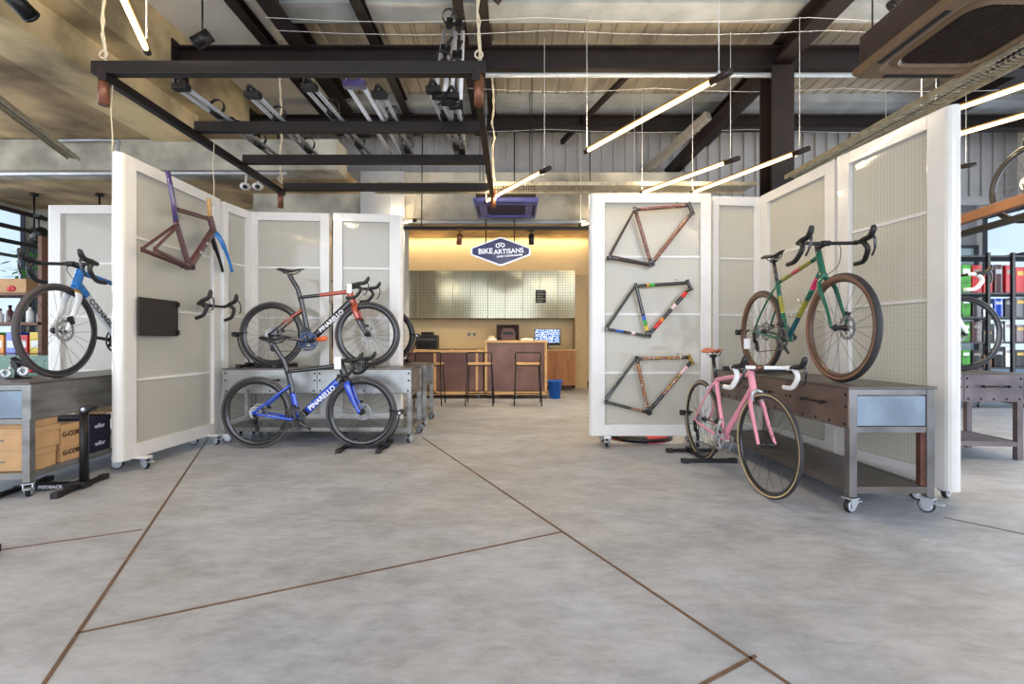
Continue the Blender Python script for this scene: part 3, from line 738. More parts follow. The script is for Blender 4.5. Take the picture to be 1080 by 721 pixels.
def handle_mesh():
    h = MB().tube([(-.09,0,0),(.09,0,0)], .006, seg=8)
    for s in (-1,1): h.cyl((s*.09,0,0),(s*.09,.022,0), .008, seg=8).lathe([(.001,-.014),(.011,-.014),(.013,-.002),(.001,0)], (s*.095,0,0), seg=10)
    return h.mesh('handle', STEEL_BK)
HANDLE = None
def workbench(label, loc, rz, L, Dp=.52, H=.74, sides=(-1,), ndraw=3, facem=RAWSTEEL, framem=RAWSTEEL, endm=BLUEGAL, topm=RAWTOP, rustleg=True, casters=True, plain=False, group='steel workbenches on casters'):
    global HANDLE
    if HANDLE is None: HANDLE = handle_mesh()
    r = thing('steel_workbench', label, 'workbench', loc, rz, group)
    x0, x1, y0, y1 = -L/2, L/2, -Dp/2, Dp/2; t = .045; zb = .095
    for i, (x, y) in enumerate(((x0,y0),(x1-t,y0),(x0,y1-t),(x1-t,y1-t))):
        MB().box((x,y,zb),(x+t,y+t,H-.014)).build('leg', RUST if (rustleg and i == 0) else framem, r, bevel=.003)
        if casters: caster(r, (x+t/2,y+t/2,0), rad(30+40*i))
    f = MB()
    for y in (y0, y1-t):
        for z in (H-.05, .49): f.box((x0+t,y+.004,z),(x1-t,y+t-.004,z+.035))
    for x in (x0, x1-t):
        for z in (H-.05, .47): f.box((x+.004,y0+t,z),(x+t-.004,y1-t,z+.035))
    f.build('rail_frame', framem, r, bevel=.002)
    MB().box((x0-.008,y0-.008,H-.014),(x1+.008,y1+.008,H)).build('worktop', topm, r, bevel=.002)
    s = MB().box((x0+.006,y0+.006,.14),(x1-.006,y1-.006,.152))
    for y in (y0, y1-t): s.box((x0+t,y+.002,.115),(x1-t,y+t-.002,.155))
    for x in (x0, x1-t): s.box((x+.002,y0+t,.115),(x+t-.002,y1-t,.155))
    s.build('bottom_shelf', topm if facem is RAWWARM else framem, r, bevel=.002)
    for sd in sides:
        yy = y0 if sd < 0 else y1
        w = (L-.0)/ndraw
        for k in range(ndraw):
            a = x0+.002+k*w; b = a+w-.006
            d = MB().box((a,min(yy,yy+sd*.006),.5),(b,max(yy,yy+sd*.006),H-.016))
            if not plain:
                for (px_, pz_) in [(a+.03+(b-a-.06)*i/4, .518) for i in range(5)]+[(a+.022,H-.05),(b-.022,H-.05),(a+.022,.62),(b-.022,.62)]:
                    d.sphere((px_, yy+sd*.007, pz_), (.010,.005,.010), mi=1, seg=8, rings=4)
            do = d.build('drawer', [facem, STEEL_BK], r)
            if not plain:
                h = link('handle', HANDLE, do, ((a+b)/2, yy+sd*.03, .625)); h.rotation_euler = (0,0,0 if sd < 0 else pi)
        # drawer box behind
    for x, sg in ((x0,-1),(x1,1)):
        MB().box((x+(.006 if sg < 0 else -.012),y0+t+.004,.51),(x+(.012 if sg < 0 else -.006),y1-t-.004,H-.055)).build('end_panel', endm, r, bevel=.002)
    return r

# ================================================================== DISPLAY PANELS
panel('tall display panel with the aero frame and black square plate hung on it', (-3.0,3.47),(-2.985,4.64), bull=(1,0))
panel('narrow folding display panel between aero frame panel and the bench with stacked bikes', (-2.995,4.72),(-2.93,5.10))
panel('wide display panel directly behind the black and red bicycle', (-2.92,5.13),(-2.05,5.19))
panel('display panel beside the counter opening, behind the red bicycle front wheel', (-2.0,5.17),(-1.24,5.25), bull=(0,1))
panel('display panel standing behind the blue and white bicycle', (-4.9,4.88),(-3.72,4.88), bull=(1,0))
panel('display panel carrying three colourful steel frames', (.75,4.5),(1.93,4.5), bull=(1,0))
panel('narrow folding display panel behind the pink bicycle saddle', (1.98,4.58),(2.47,4.62))
panel('display panel behind the rear wheel of the green bicycle', (2.5,4.55),(2.585,3.63))
panel('display panel with rounded near edge behind the front wheel of the green bicycle', (2.58,3.59),(2.70,2.78), bull=(0,1))

# ================================================================== WORKBENCHES
workbench('steel workbench in front of the left panels carrying the red and black bicycle', (-1.925,4.81,0), 0, 1.86, ndraw=2, facem=STEELG, framem=RAWSTEEL, endm=RAWSTEEL, rustleg=False)
workbench('steel workbench half hidden behind the left panels near the counter', (-1.80,5.72,0), 0, 1.56, ndraw=2, sides=(1,))
workbench('steel workbench with rusty drawers carrying the green gravel bicycle', (2.21,3.55,0), rad(90.4), 1.74, Dp=.50, ndraw=3, sides=(1,), facem=RAWWARM, framem=M('dark_raw_steel', (122,120,120), rough=.36, metal=.7, var=.3, scale=4, detail=8), rustleg=False)
workbench('steel workbench with cartons on its shelf under the blue and white bicycle', (-3.37-.13*.80,2.93+.99*.83,0), math.atan2(.99,-.13), 1.66, ndraw=1, sides=(-1,), plain=True, facem=RAWSTEEL, framem=RAWSTEEL, rustleg=False)
workbench('riveted steel workbench beyond the right-hand panel with a white bicycle on top', (3.64,4.2,0), rad(-5), 1.4, ndraw=3, casters=False, facem=PURST, framem=PURST, rustleg=False)
o = [o for o in bpy.data.objects if 'rusty drawers' in o.get('label','')][0]
MB().box((-.862,-.205,.16),(-.832,-.172,.47)).build('rusty_leg_liner', RUST, o)
# the last bench has no casters: short feet
for o in list(bpy.data.objects):
    if o.name.startswith('steel_workbench') and 'beyond' in o.get('label',''):
        for x in (-.7,.655):
            for y in (-.26,.215): MB().box((x,y,0),(x+.045,y+.045,.096)).build('foot', PURST, o)

# ================================================================== BICYCLES
PIN = dict(stt=(.294,.72), sad=(.178,.955), ht=(.79,.80), hb=(.838,.665), ssj=.72, aero=True, rimd=.052, tyre=RUBG, wall=RUBG, rim=RIMD, wkey='pin', disc=True, nsp=22, stem=.10, spacer=.02,
           hoses=[[(.1,.0,.03),(.15,.02,-.03),(.09,.03,-.10)]], crank=8, ringm=CARB)
def pin_tubes(st, tt, dt, hd, ss, cs, fk):
    return dict(st=((.016,.026),(.014,.026),st), tt=((.016,.017),(.018,.022),tt), dt=((.022,.037),(.021,.034),dt), hd=((.025,.037),(.023,.03),hd),
                ss=((.008,.012),(.007,.009),ss), cs=((.010,.014),(.008,.010),cs), fk=((.014,.041),(.008,.015),fk))
one = lambda i: [(1.0, i)]
# mats: 0 carbon 1 red / blue
b1 = dict(PIN); b1.update(mats=[CARB, REDP], tubes=pin_tubes(one(0), [(.4,0),(1,1)], one(0), one(1), [(.55,1),(1,0)], one(0), [(.66,1),(1,0)]), pedal=ORG,
    letter=('PINARELLO', .062, .52, M('letter_white', (235,235,240), rough=.4, var=0), -1, .026, .0015), ringm=M('bluish_ring', (48,60,92), rough=.3, metal=.5))
make_bike('black racing bicycle with copper red fork and top tube on the left workbench', (-2.478,4.75,.74), 0, b1)
b2 = dict(PIN); b2.update(mats=[CARB, BLUE, SKYB], sad=(.150,.985), tubes=pin_tubes([(.55,1),(1,0)], one(0), [(.18,0),(.86,1),(1,0)], one(0), one(1), one(1), [(.22,0),(1,1)]), crank=-28,
    letter=('PINARELLO', .062, .52, MATS['letter_white'], -1, .026, .0015), ringm=CARB)
make_bike('royal blue and black racing bicycle standing on the concrete floor', (-2.407,4.34,0), 0, b2)
# Colnago
b3 = dict(PIN); b3.update(mats=[WHT, SKYB, CARB, GOLD], sad=(.17,.94), ssj=.72, wkey='col', tyre=RUBG, wall=RUBG, rim=RIMD, ht=(.79,.815), hb=(.838,.68), R=.342, tr=.016,
    tubes=pin_tubes(one(0), one(1), [(.80,0),(1,1)], one(1), one(0), one(0), [(.16,1),(.3,3),(1,0)]),
    letter=('COLNAGO', .062, .52, M('letter_black', (20,20,24), rough=.4, var=0), 1, .026, .0012), rimd=.03)
make_bike('white and azure blue racing bicycle on the carton-filled workbench', (-3.386,4.32,.74), math.atan2(-.995,.096), b3)
# green gravel bike
CLS = lambda c0, segs_dt, segs_tt, segs_st: None
GR = dict(R=.352, tr=.021, wb=1.02, bbx=.415, stt=(.265,.735), sad=(.205,.925), ht=(.80,.875), hb=(.845,.725), rimd=.026, tyre=RUB, wall=BRNW, rim=RIMB, wkey='grav', disc=True, nsp=24, bw=.198, flare=.02,
          mats=[GREEN, TEAL, M('olive_paint', (142,138,56), rough=.3), MAG, M('dusty_pink_paint', (190,84,92), rough=.3)], stem=.085, spacer=.045, ring=.085, crank=-38, crankm=CARB, cage_bottle=True, hoses=[[(.09,0,.06),(.17,.03,.02),(.13,.05,-.10),(.05,.02,-.16)]],
          tubes=dict(st=((.0165,.0165),(.0165,.0165),[(.45,0),(.75,2),(1,0)]), tt=((.0155,.0155),(.017,.017),[(.15,0),(.4,2),(.62,4),(.85,2),(1,0)]), dt=((.019,.019),(.019,.019),[(.34,1),(.6,2),(.74,0),(.9,3),(1,0)]),
                     hd=((.021,.021),(.02,.02),one(0)), ss=((.008,.008),(.007,.007),one(0)), cs=((.011,.013),(.008,.009),one(0)), fk=((.014,.022),(.008,.011),one(0))), sadm=BLK, rake=.004)
make_bike('dark green gravel bicycle with brown wall tyres on the right workbench', (2.16,3.99,.74), math.atan2(-1,-.04), GR, name='gravel_bicycle')
PK = dict(R=.337, tr=.0125, wb=.98, bbx=.405, stt=(.268,.70), sad=(.215,.885), ht=(.785,.80), hb=(.828,.665), rimd=.03, tyre=RUB, wall=TANW, rim=RIMD, wkey='pink', disc=False, nsp=20,
          mats=[PINK, WHT], stem=.10, spacer=.02, tapem=TAPEW, barm=TAPEW, sadm=TANS, postm=CARB, hoodm=BLK, ringm=ALU, crankm=ALU, crank=60, steer=rad(3), stemm=M('bronze_stem', (112,78,66), rough=.3, metal=.4),
          tubes=dict(st=((.0165,.0165),(.0165,.0165),one(0)), tt=((.016,.016),(.017,.017),one(0)), dt=((.021,.021),(.021,.021),one(0)), hd=((.023,.023),(.022,.022),one(0)),
                     ss=((.008,.008),(.007,.007),one(0)), cs=((.011,.013),(.008,.009),one(0)), fk=((.014,.024),(.009,.012),one(0))), rake=-.004)
make_bike('pink racing bicycle with white bar tape and tan saddle on the floor', (1.63,3.95,0), math.atan2(-.975,.013), PK)
WB = dict(b3); WB.update(mats=[WHT, CARB, CARB, CARB], wkey='dark', tyre=BLK, wall=BLK, R=.338, tr=.0155, rimd=.03, letter=None, tapem=TAPEW, hoodm=BLK, rim=RIMD, steer=0)
make_bike('white racing bicycle on the workbench beyond the right-hand panel', (3.08,4.24,.74), rad(-5), WB)
HB_ = dict(WB); HB_.update(tubes=pin_tubes(one(0), one(0), one(0), one(0), one(0), one(0), one(0)))
make_bike('white framed bicycle hung high at the right edge above the product shelves', (4.42,3.92,2.02), rad(-90), HB_)
BB_ = dict(b1); BB_.update(mats=[CARB, CARB], letter=None, pedal=None)
make_bike('black bicycle half hidden behind the left panels beside the counter', (-2.517,5.66,.74), 0, BB_)

# stands
bike_stand('black bike stand holding the front wheel of the blue bicycle', (-1.42,4.34,0), 0)
bike_stand('black bike stand on the left workbench holding the red bicycle rear wheel', (-2.478,4.75,.74), pi)
bike_stand('black bike stand on the floor holding the pink bicycle rear wheel', (1.63,3.95,0), rad(90.8))
bike_stand('black bike stand on the right workbench holding the green bicycle rear wheel', (2.16,3.99,.74), rad(87.7), R=.352)
bike_stand('black bike stand on the hidden bench beside the counter, gripping a front wheel', (-1.53,5.66,.74), 0)
bike_stand('empty black upright bike stand on the floor before the carton workbench', (-3.165,3.12,0), rad(8), straight=True)
bike_stand('black bike stand cut off by the picture edge low at left', (-2.515,1.93,0), rad(200), straight=True)
# price tags
price_tag('white price tag on the blue bicycle handlebar', (-1.57,4.14,.865), 0, .06, .11)
price_tag('white price tag on the red and black bicycle stem', (-1.60,4.52,1.57), 0, .05, .09)
price_tag('white price tag hanging by the green bicycle rear wheel', (2.06,4.03,1.03), rad(-20), .05, .09)

# ================================================================== HUNG FRAMES
def hung_frame(label, origin, rz, p, tubes, mats, extra=None, fork=None, aero=False, hook=.0, name='bicycle_frame'):
    r = thing(name, label, 'bicycle frame', origin, rz)
    V = lambda q, y=0: Vector((q[0], y, q[1]))
    sc, ht, hb, dr = V(p['sc']), V(p['ht']), V(p['hb']), V(p['dr']); bb = Vector((0,0,0)); ax = (ht-hb).normalized()
    mb = MB()
    def sg(a, b, ra, rb, segs):
        N = 20; t0 = 0; q = [a.lerp(b, i/N) for i in range(N+1)]
        for te, mi in segs:
            i0, i1 = round(t0*N), round(te*N); t0 = te
            mb.tube(q[i0:i1+1], ra, rb, side=(0,1,0), seg=12, mi=mi)
    sg(bb, V(p.get('st_top', p['sc'])), *tubes['st']); sg(V(p.get('tts', p['sc']))-Vector((0,0,.01)), ht-ax*.022, *tubes['tt']); sg(bb, hb+ax*.022, *tubes['dt']); sg(hb-ax*.006, ht+ax*.006, *tubes['hd'])
    jj = V(p.get('ssj', p['sc']))
    for s in (-1,1):
        e = dr+Vector((0,s*.05,0))
        sg(jj+Vector((0,s*.016,0)), e+Vector((0,0,.01)), *tubes['ss']); sg(bb+Vector((-.02,s*.024,0)), e, *tubes['cs'])
        mb.obox(e, (.035,.005,.04), mi=tubes['cs'][2][-1][1])
    f = mb.build('main_frame', mats, r)
    w = MB().cyl((0,-.035,0),(0,.035,0), .028, seg=18); w.cyl((0,-.039,0),(0,.039,0), .02, seg=14, mi=1)
    w.build('bottom_bracket_shell', [mats[0], STEEL_BK], f)
    h = MB()
    for q in (ht, hb): h.cyl(q-ax*.006, q+ax*.008, .021, seg=16)
    h.build('headset_cups', mats[tubes['hd'][2][0][1]], f)
    if not aero:
        c = MB().cyl(sc+Vector((-.004,-.016,-.01)), sc+Vector((-.004,.016,-.01)), .01, seg=10)
        c.cyl(sc+Vector((0,0,0)), sc+(sc/sc.length)*.018, .017, seg=12)
        c.build('seat_lug', mats[0], f)
        MB().bar(jj.lerp(dr,.14)+Vector((0,-.02,0)), jj.lerp(dr,.14)+Vector((0,.02,0)), .012, .012).build('stay_bridge', mats[0], f)
        MB().tube([sc.lerp(ht,.78)+Vector((0,0,.012)), sc.lerp(ht,.78)+Vector((.012,0,.024))], .004, seg=6).build('cable_stop', STEEL_BK, f)
    MB().tube([(.0,.03,.0),(.0,.036+hook,.0)], .012, seg=8).build('mounting_peg', STEEL_BK, r)
    return r, f, ht, hb, ax
ORN = Mmulti('copper_floral_paint', [(58,40,36),(150,84,66),(44,30,30),(176,120,96)], scale=55)
RAIN = Mmulti('floral_paint', [(40,36,38),(196,160,50),(150,40,44),(60,54,52),(200,190,180)], scale=48)
GRB = M('green_band', (60,170,60), rough=.3); BLB = M('blue_band', (40,90,180), rough=.3); PKB = M('pale_pink_band', (226,190,200), rough=.3); REB = M('red_band', (212,44,40), rough=.3); ORB = M('orange_band', (240,150,50), rough=.3)
def uw(o, px, py, D=4.415): q = PT(px, py, D); return (q.x-o.x, q.z-o.z)
def r1frame(label, BB, sc, ht, hb, dr, segs, mats):
    o = PT(*BB, 4.415)
    p = dict(sc=uw(o,*sc), ht=uw(o,*ht), hb=uw(o,*hb), dr=uw(o,*dr))
    t = dict(st=(.0175,.0175,segs['st']), tt=(.0165,.0165,segs['tt']), dt=(.0185,.0185,segs['dt']), hd=(.0185,.0185,segs['hd']), ss=(.0088,.0088,segs['ss']), cs=(.0122,.0122,segs['cs']))
    return hung_frame(label, o, 0, p, t, mats)
r1frame('uppermost bare frame on the panel, copper and brown floral paint', (686.7,278.4),(669.7,219.6),(726,213.7),(731,225.4),(642.9,270.5),
        dict(st=[(.1,0),(.9,1),(1,0)], tt=[(.08,0),(.92,1),(1,0)], dt=[(.08,0),(.9,1),(1,0)], hd=one(0), ss=one(0), cs=one(0)), [M('dark_brown_paint', (54,40,38), rough=.25, coat=.6), ORN])
r1frame('middle bare frame on the panel, black with rainbow bands', (683.6,353.3),(670.6,300),(724.6,295.3),(729,305),(639.6,346.5),
        dict(st=[(.1,0),(.18,6),(.3,1),(.38,2),(1,0)], tt=[(.2,0),(.25,4),(.36,1),(1,0)], dt=[(.14,0),(.28,3),(.36,4),(.55,0),(.66,5),(.82,0),(.9,3),(1,0)], hd=one(0), ss=one(0), cs=[(.3,0),(.42,5),(.6,0),(.78,2),(1,0)]),
        [M('gloss_black_paint', (28,28,30), rough=.2, coat=.8), GRB, BLB, REB, ORB, PKB, YEL])
r1frame('lowest bare frame on the panel, black and yellow floral with gold head tube', (683.6,433.9),(671.6,376.6),(726,374),(730,383),(638,423),
        dict(st=[(.12,0),(.9,1),(1,0)], tt=[(.1,0),(.85,1),(1,0)], dt=[(.12,0),(.35,0),(.75,1),(.9,2),(1,0)], hd=one(3), ss=one(0), cs=[(.12,0),(.4,1),(1,0)]),
        [MATS['gloss_black_paint'], RAIN, PKB, GOLD])
# aero frame on the left panel (faces away from the camera along the panel)
o_ = Vector((-2.848,4.06,1.662))
r, f, ht, hb, ax = hung_frame('dark maroon aero frame with purple seat mast and blue fork hung on the tall panel', o_, rad(90),
    dict(sc=(-.165,.34), st_top=(-.165,.36), tts=(-.145,.475), ht=(.275,.515), hb=(.335,.385), dr=(-.455,.06), ssj=(-.15,.33)),
    dict(st=(.016,.03,[(1,0)]), tt=(.017,.021,[(1,0)]), dt=(.024,.038,[(1,0)]), hd=(.024,.034,[(1,0)]), ss=(.008,.014,[(1,0)]), cs=(.011,.018,[(1,0)])), [MAROON, PURP], aero=True, hook=.038)
MB().tube([(-.155,0,.34),(-.19,0,.5),(-.225,0,.64),(-.255,0,.75)], [.015]*4, [.028,.027,.025,.023], side=(0,1,0), seg=12).build('seat_mast', [PURP], r)
for s, m, nm in ((-1, SKYB, 'fork_blade'), (1, STEEL_BK, 'fork_blade')):
    MB().tube(spl([hb+Vector((.0,s*.015,-.005)), hb+Vector((.05,s*.04,-.07)), hb+Vector((.15,s*.046,-.22)), Vector((.545,s*.048,.04))],5), [.013]*10+[.010]*6, [.034]*8+[.022]*8, side=(0,1,0), seg=10).build(nm, m, r)
MB().tube([ht+Vector((0,0,0)), ht+Vector((-.015,0,.17))], .017, .022, side=(0,1,0), seg=8).build('steerer_block', WOOD, r)
for t in (.36,.62): MB().obox(Vector((0,0,0)).lerp(hb,t)+Vector((-.002,-.02,.012)), (.03,.016,.02), mi=0).build('bottle_boss', ALU, r)
# handlebar and black plate on the same panel
hr = thing('drop_handlebar', 'loose black drop handlebar hooked on the tall panel near the narrow panel', 'handlebar', (-2.855,4.36,1.345), 0)
bar_parts(hr, (0,0,0), Matrix(), w=.20, reach=.07, drop=.12, rot=Matrix.Rotation(rad(-20),4,'Y'))
MB().cyl((-.075,0,0),(.0,0,0), .018, seg=12).build('mounting_peg', STEEL_BK, hr)
pl = thing('metal_plate', 'matt black square plate mounted on the tall panel below the aero frame', 'plate', (-2.926,3.60,1.05), rad(90.5))
MB().box((0,-.006,0),(.43,.006,.305)).build('plate', M('matt_black_plate', (38,33,33), rough=.55), pl, bevel=.002)
for z in (.012,.255): MB().box((.40,-.02,z),(.43,-.006,z+.04)).build('corner_clip', STEEL_BK, pl)

# ================================================================== CARTONS UNDER THE LEFT BENCH
LB = [o for o in bpy.data.objects if o.name.startswith('steel_workbench') and 'cartons' in o.get('label','')][0]
LBM = Matrix.Translation(LB.location) @ Matrix.Rotation(LB.rotation_euler.z, 4, 'Z')
TINK = M('box_print', (70,50,34), rough=.7, var=0); TWHT = M('box_print_white', (220,215,235), rough=.7, var=0)
def carton(label, s0, s1, d0, d1, z0, h, m, text=None, tm=None, slot=False, group=None):
    r = thing('cardboard_box', label, 'box', LBM @ Vector(((-.83+s0+-.83+s1)/2, -(.26-(d0+d1)/2), z0)), LB.rotation_euler.z, group)
    w = (s1-s0)/2; d = (d1-d0)/2
    MB().box((-w,-d,0),(w,d,h-.035)).build('body', m, r, bevel=.003)
    MB().box((-w-.003,-d-.003,h-.04),(w+.003,d+.003,h)).build('lid', m, r, bevel=.003)
    if text:
        o = link('lettering', text_mesh('lettering', text, .046, tm, bold=.0012), r); o.matrix_local = basis((0,-d-.004,h*.45), (1,0,0), None, (0,-1,0))
    if slot:
        MB().box((-w-.002,-.05,h*.42),(-w+.001,.05,h*.5)).build('hand_slot', M('slot_grey', (120,110,100)), r)
carton('brown carton with hand slot at the bottom of the stack nearest the camera', .06,.225, .02,.46, .155, .135, CARD, slot=True)
carton('brown carton with hand slot in the middle of the stack nearest the camera', .055,.25, .015,.47, .29, .145, CARD, slot=True)
carton('plain brown carton topping the stack nearest the camera', .06,.235, .02,.46, .435, .05, CARD)
carton('lower brown carton with dark printing beside the empty bike stand', .27,.455, .02,.40, .155, .135, CARD, 'G-CORE', TINK)
carton('upper brown carton with dark printing beside the empty bike stand', .265,.455, .02,.40, .29, .125, CARD, 'G-CORE', TINK)
carton('lower navy carton with white lettering on the workbench shelf', .51,.74, .02,.40, .155, .135, NAVYB, 'wilier', TWHT)
carton('upper navy carton with white lettering on the workbench shelf', .50,.74, .02,.40, .29, .135, NAVYB, 'wilier', TWHT)
g = MB().obox(LBM @ Vector((.08,-.14,.445)), (.5,.2,.02), Matrix.Rotation(LB.rotation_euler.z,3,'Z')); tag(g.build('cardboard_flat', CARD, bevel=.002), 'flat piece of cardboard lying on top of the navy cartons', 'cardboard')
# small derailleur display on the bench
dr = thing('derailleur_display', 'small black and silver derailleur with red cap on the carton bench', 'bicycle part', (-3.50,3.26,.74), rad(10))
MB().tube([(0,0,0),(.0,0,.06),(-.02,0,.12),(-.03,0,.15)], [.022,.018,.026,.018], seg=10).tube([(-.02,0,.13),(.05,0,.10),(.07,0,.08)], [.022,.016,.008], seg=8).build('body', BLK, dr)
for i,x in enumerate((-.06,.045)): MB().lathe([(.012,-.004),(.035,-.004),(.035,.004),(.012,.004)], (x,-.02,.04+.012*i), seg=20).build('jockey_wheel', ALU, dr)
MB().tube([(-.05,-.01,.02),(-.035,-.01,.11)], .008, seg=6).build('cage', ALU, dr)
MB().sphere((.08,0,.055), (.04,.02,.014)).build('cap', RED, dr)
MB().cyl((0,0,0),(0,0,.008), .07, seg=20).build('foot_plate', STEEL_BK, dr)

# red and black pad behind the three-frame panel
pd = thing('round_pad', 'flat round red and black pad lying on the floor behind the three-frame panel', 'pad', (1.34,4.86,0), 0)
q = MB(); n = 8
for k in range(n):
    a0, a1 = 2*pi*k/n, 2*pi*(k+1)/n; ps = [(0,0)]+[(.33*math.cos(a0+(a1-a0)*i/6), .33*math.sin(a0+(a1-a0)*i/6)) for i in range(7)]
    q.prism(ps, 'z', .0, .055, mi=k % 2)
q.build('cover', [RED, BLK], pd, bevel=.01); MB().lathe([(.33,.01),(.338,.02),(.338,.035),(.33,.045)], axis='z', seg=48).build('piping', BLK, pd)

# ================================================================== COUNTER ZONE
def counter(label, x0, x1, y0, y1, H, posts):
    r = thing('service_counter', label, 'counter', ((x0+x1)/2, y0, 0), 0)
    c = (x0+x1)/2
    MB().box((x0-c-.01,-.02,H-.045),(x1-c+.01,y1-y0,H)).build('countertop', WOOD, r, bevel=.004)
    MB().box((x0-c+.01,.02,.12),(x1-c-.01,y1-y0-.02,H-.046)).build('front_panel', BROWNP, r)
    for p in posts: MB().box((p-c-.022,0,.10),(p-c+.022,.045,H-.046)).build('post', WOOD, r, bevel=.003)
    MB().box((x0-c,.0,.075),(x1-c,.045,.125)).build('bottom_rail', WOOD, r, bevel=.003)
    for x in (x0-c+.12, (x0+x1)/2-c, x1-c-.1): caster(r, (x,.08,0), rad(70), )
    return r
counter('low brown fronted service counter with pale wood posts behind the bar stools', -2.4,-.50, 8.1,8.7, .86, (-2.37,-1.36,-.62))
counter('tall brown fronted service counter with pale wood edge beside the blue bin', -.48,.62, 8.1,8.7, 1.03, (-.46,.598))
def stool(label, x, y):
    r = thing('bar_stool', label, 'bar stool', (x,y,0), 0, 'bar stools at the counter')
    MB().box((-.2,-.17,.64),(.2,.17,.668)).build('seat', WOOD, r, bevel=.008)
    for sx_ in (-1,1):
        for sy_ in (-1,1):
            top = (sx_*.185, sy_*.155, .64); e = (sx_*.215, sy_*.20, 0)
            MB().tube([e, top], .0095, seg=8).build('leg', STEEL_BK, r)
    MB().tube([(-.19,-.165,.64),(-.2,-.19,.82),(-.185,-.195,.835),(.185,-.195,.835),(.2,-.19,.82),(.19,-.165,.64)], .0095, seg=8).build('back_rail', STEEL_BK, r)
    for sy_ in (-1,1): MB().tube([(-.206,sy_*.183,.2),(.206,sy_*.183,.2)], .007, seg=8).build('footrest', STEEL_BK, r)
    MB().box((-.19,-.16,.622),(.19,.16,.64)).build('seat_frame', STEEL_BK, r)
    return r
stool('wooden seated bar stool nearest the workbench, partly hidden by it', -1.31,7.35)
stool('wooden seated bar stool between the two others at the counter', -.51,7.35)
stool('wooden seated bar stool before the tall counter, nearest the blue bin', .25,7.35)
bin_ = thing('waste_bin', 'small blue plastic waste bin on the floor beside the tall counter', 'bin', (.76,8.15,0))
MB().lathe([(.09,0),(.125,.30),(.132,.30),(.132,.31),(.12,.31),(.085,.012),(.001,.012),(.001,0)], axis='z', seg=24).build('body', BINB, bin_)
MB().lathe([(.118,.305),(.14,.30),(.14,.325),(.118,.325)], axis='z', seg=24).build('rim', BINB, bin_)
bc = thing('back_cabinet', 'oak base cabinet along the cream wall behind the service counters', 'cabinet', (-.55,9.5,0))
MB().box((-1.85,.0,.10),(1.86,.74,.82)).build('body', OAK, bc)
MB().box((-1.87,-.02,.82),(1.88,.76,.85)).build('worktop', WOOD, bc, bevel=.003)
MB().box((-1.83,.05,0),(1.80,.7,.10)).build('plinth', M('dark_skirting', (62,40,28)), bc)
for k in range(9):
    d = MB().box((-1.84+k*.411,-.018,.105),(-1.84+(k+1)*.411-.006,-.001,.815)).build('door', OAK, bc, bevel=.002)
wd = 3.76/10
for k in range(10):
    x0 = -2.40+wd*k
    r = thing('wall_cabinet', ['wired glass wall cabinet at the far end of the row beside the folding panel','second wired glass wall cabinet of the row over the black printers','third wired glass wall cabinet of the row, counted from the black printers',
        'fourth wired glass wall cabinet of the row, counted from the black printers','wired glass wall cabinet fifth from the black printers','wired glass wall cabinet just behind the till machine','wired glass wall cabinet between the till machine and the notice',
        'wired glass wall cabinet to which the small black notice is fixed','wired glass wall cabinet above the monitor','wired glass wall cabinet ending the row at the tan wall'][k], 'cabinet', (x0,9.9,1.51), 0, 'wall cabinets with wired glass doors')
    MB().box((.002,.02,0),(wd-.002,.4,1.03)).build('body', M('cabinet_shell', (150,140,116)), r)
    MB().box((.004,0,.004),(wd-.004,.02,1.026)).build('door', WIRED, r, bevel=.002)
nn = thing('notice', 'small black printed notice fixed to a wall cabinet door', 'notice', (.51,9.893,1.84))
MB().box((0,0,0),(.22,.006,.28)).build('sheet', M('notice_black', (30,30,30), rough=.6), nn)
for k in range(5): MB().box((.025,-.002,.03+.05*k),(.195 if k % 2 else .15,0,.05+.05*k)).build('print_line', M('notice_grey', (150,150,130), rough=.6), nn)
mo = thing('computer_monitor', 'flat computer monitor showing a blue picture behind the tall counter', 'monitor', (.74,9.62,.85))
MB().box((-.27,0,.08),(.27,.03,.42)).build('bezel', BLK, mo, bevel=.004); MB().box((-.255,-.003,.135),(.255,0,.41)).build('screen', SCREEN, mo)
MB().box((-.02,.02,.01),(.02,.04,.2)).build('stem', BLK, mo); MB().box((-.11,-.05,0),(.11,.1,.012)).build('base', BLK, mo)
pr = thing('printer', 'black printer with paper trays on the back cabinet beside the folding panel', 'printer', (-1.80,9.65,.85))
MB().box((-.22,0,0),(.22,.34,.30)).build('body', BLK, pr, bevel=.02); MB().box((-.19,-.02,.06),(.19,0,.13)).build('paper_tray', STEEL_BK, pr); MB().box((-.19,-.02,.19),(.19,0,.22)).build('paper_slot', M('grey_plastic', (90,90,92)), pr)
MB().box((-.12,.05,.30),(.12,.28,.36)).build('scanner_lid', BLK, pr)
tl = thing('till_machine', 'dark brown till machine standing on the tall counter', 'till', (-.07,8.42,1.03))
MB().prism([(-.13,0),(.13,0),(.135,.12),(.10,.22),(-.10,.22),(-.135,.12)], 'y', 0, .2).build('body', M('till_brown', (80,44,40), rough=.4), tl, bevel=.012)
MB().box((-.09,-.006,.10),(.09,.0,.16)).build('display', STEEL_BK, tl); MB().tube(spl([(-.08,.1,.215),(-.05,.1,.245),(.05,.1,.245),(.08,.1,.215)],4), .008, seg=6).build('handle', STEEL_BK, tl)
nb = thing('storage_box', 'dark brown wooden box on the back cabinet behind the till machine', 'box', (-.09,9.7,.85))
MB().box((-.24,.02,0),(.24,.3,.02)).box((-.24,.02,.50),(.24,.3,.52)).box((-.24,.02,.02),(-.22,.3,.5)).box((.22,.02,.02),(.24,.3,.5)).box((-.22,.28,.02),(.22,.3,.5)).build('carcass', M('dark_box_wood', (84,50,38), rough=.5), nb)
MB().box((-.22,.1,.25),(.22,.28,.265)).build('shelf', MATS['dark_box_wood'], nb)
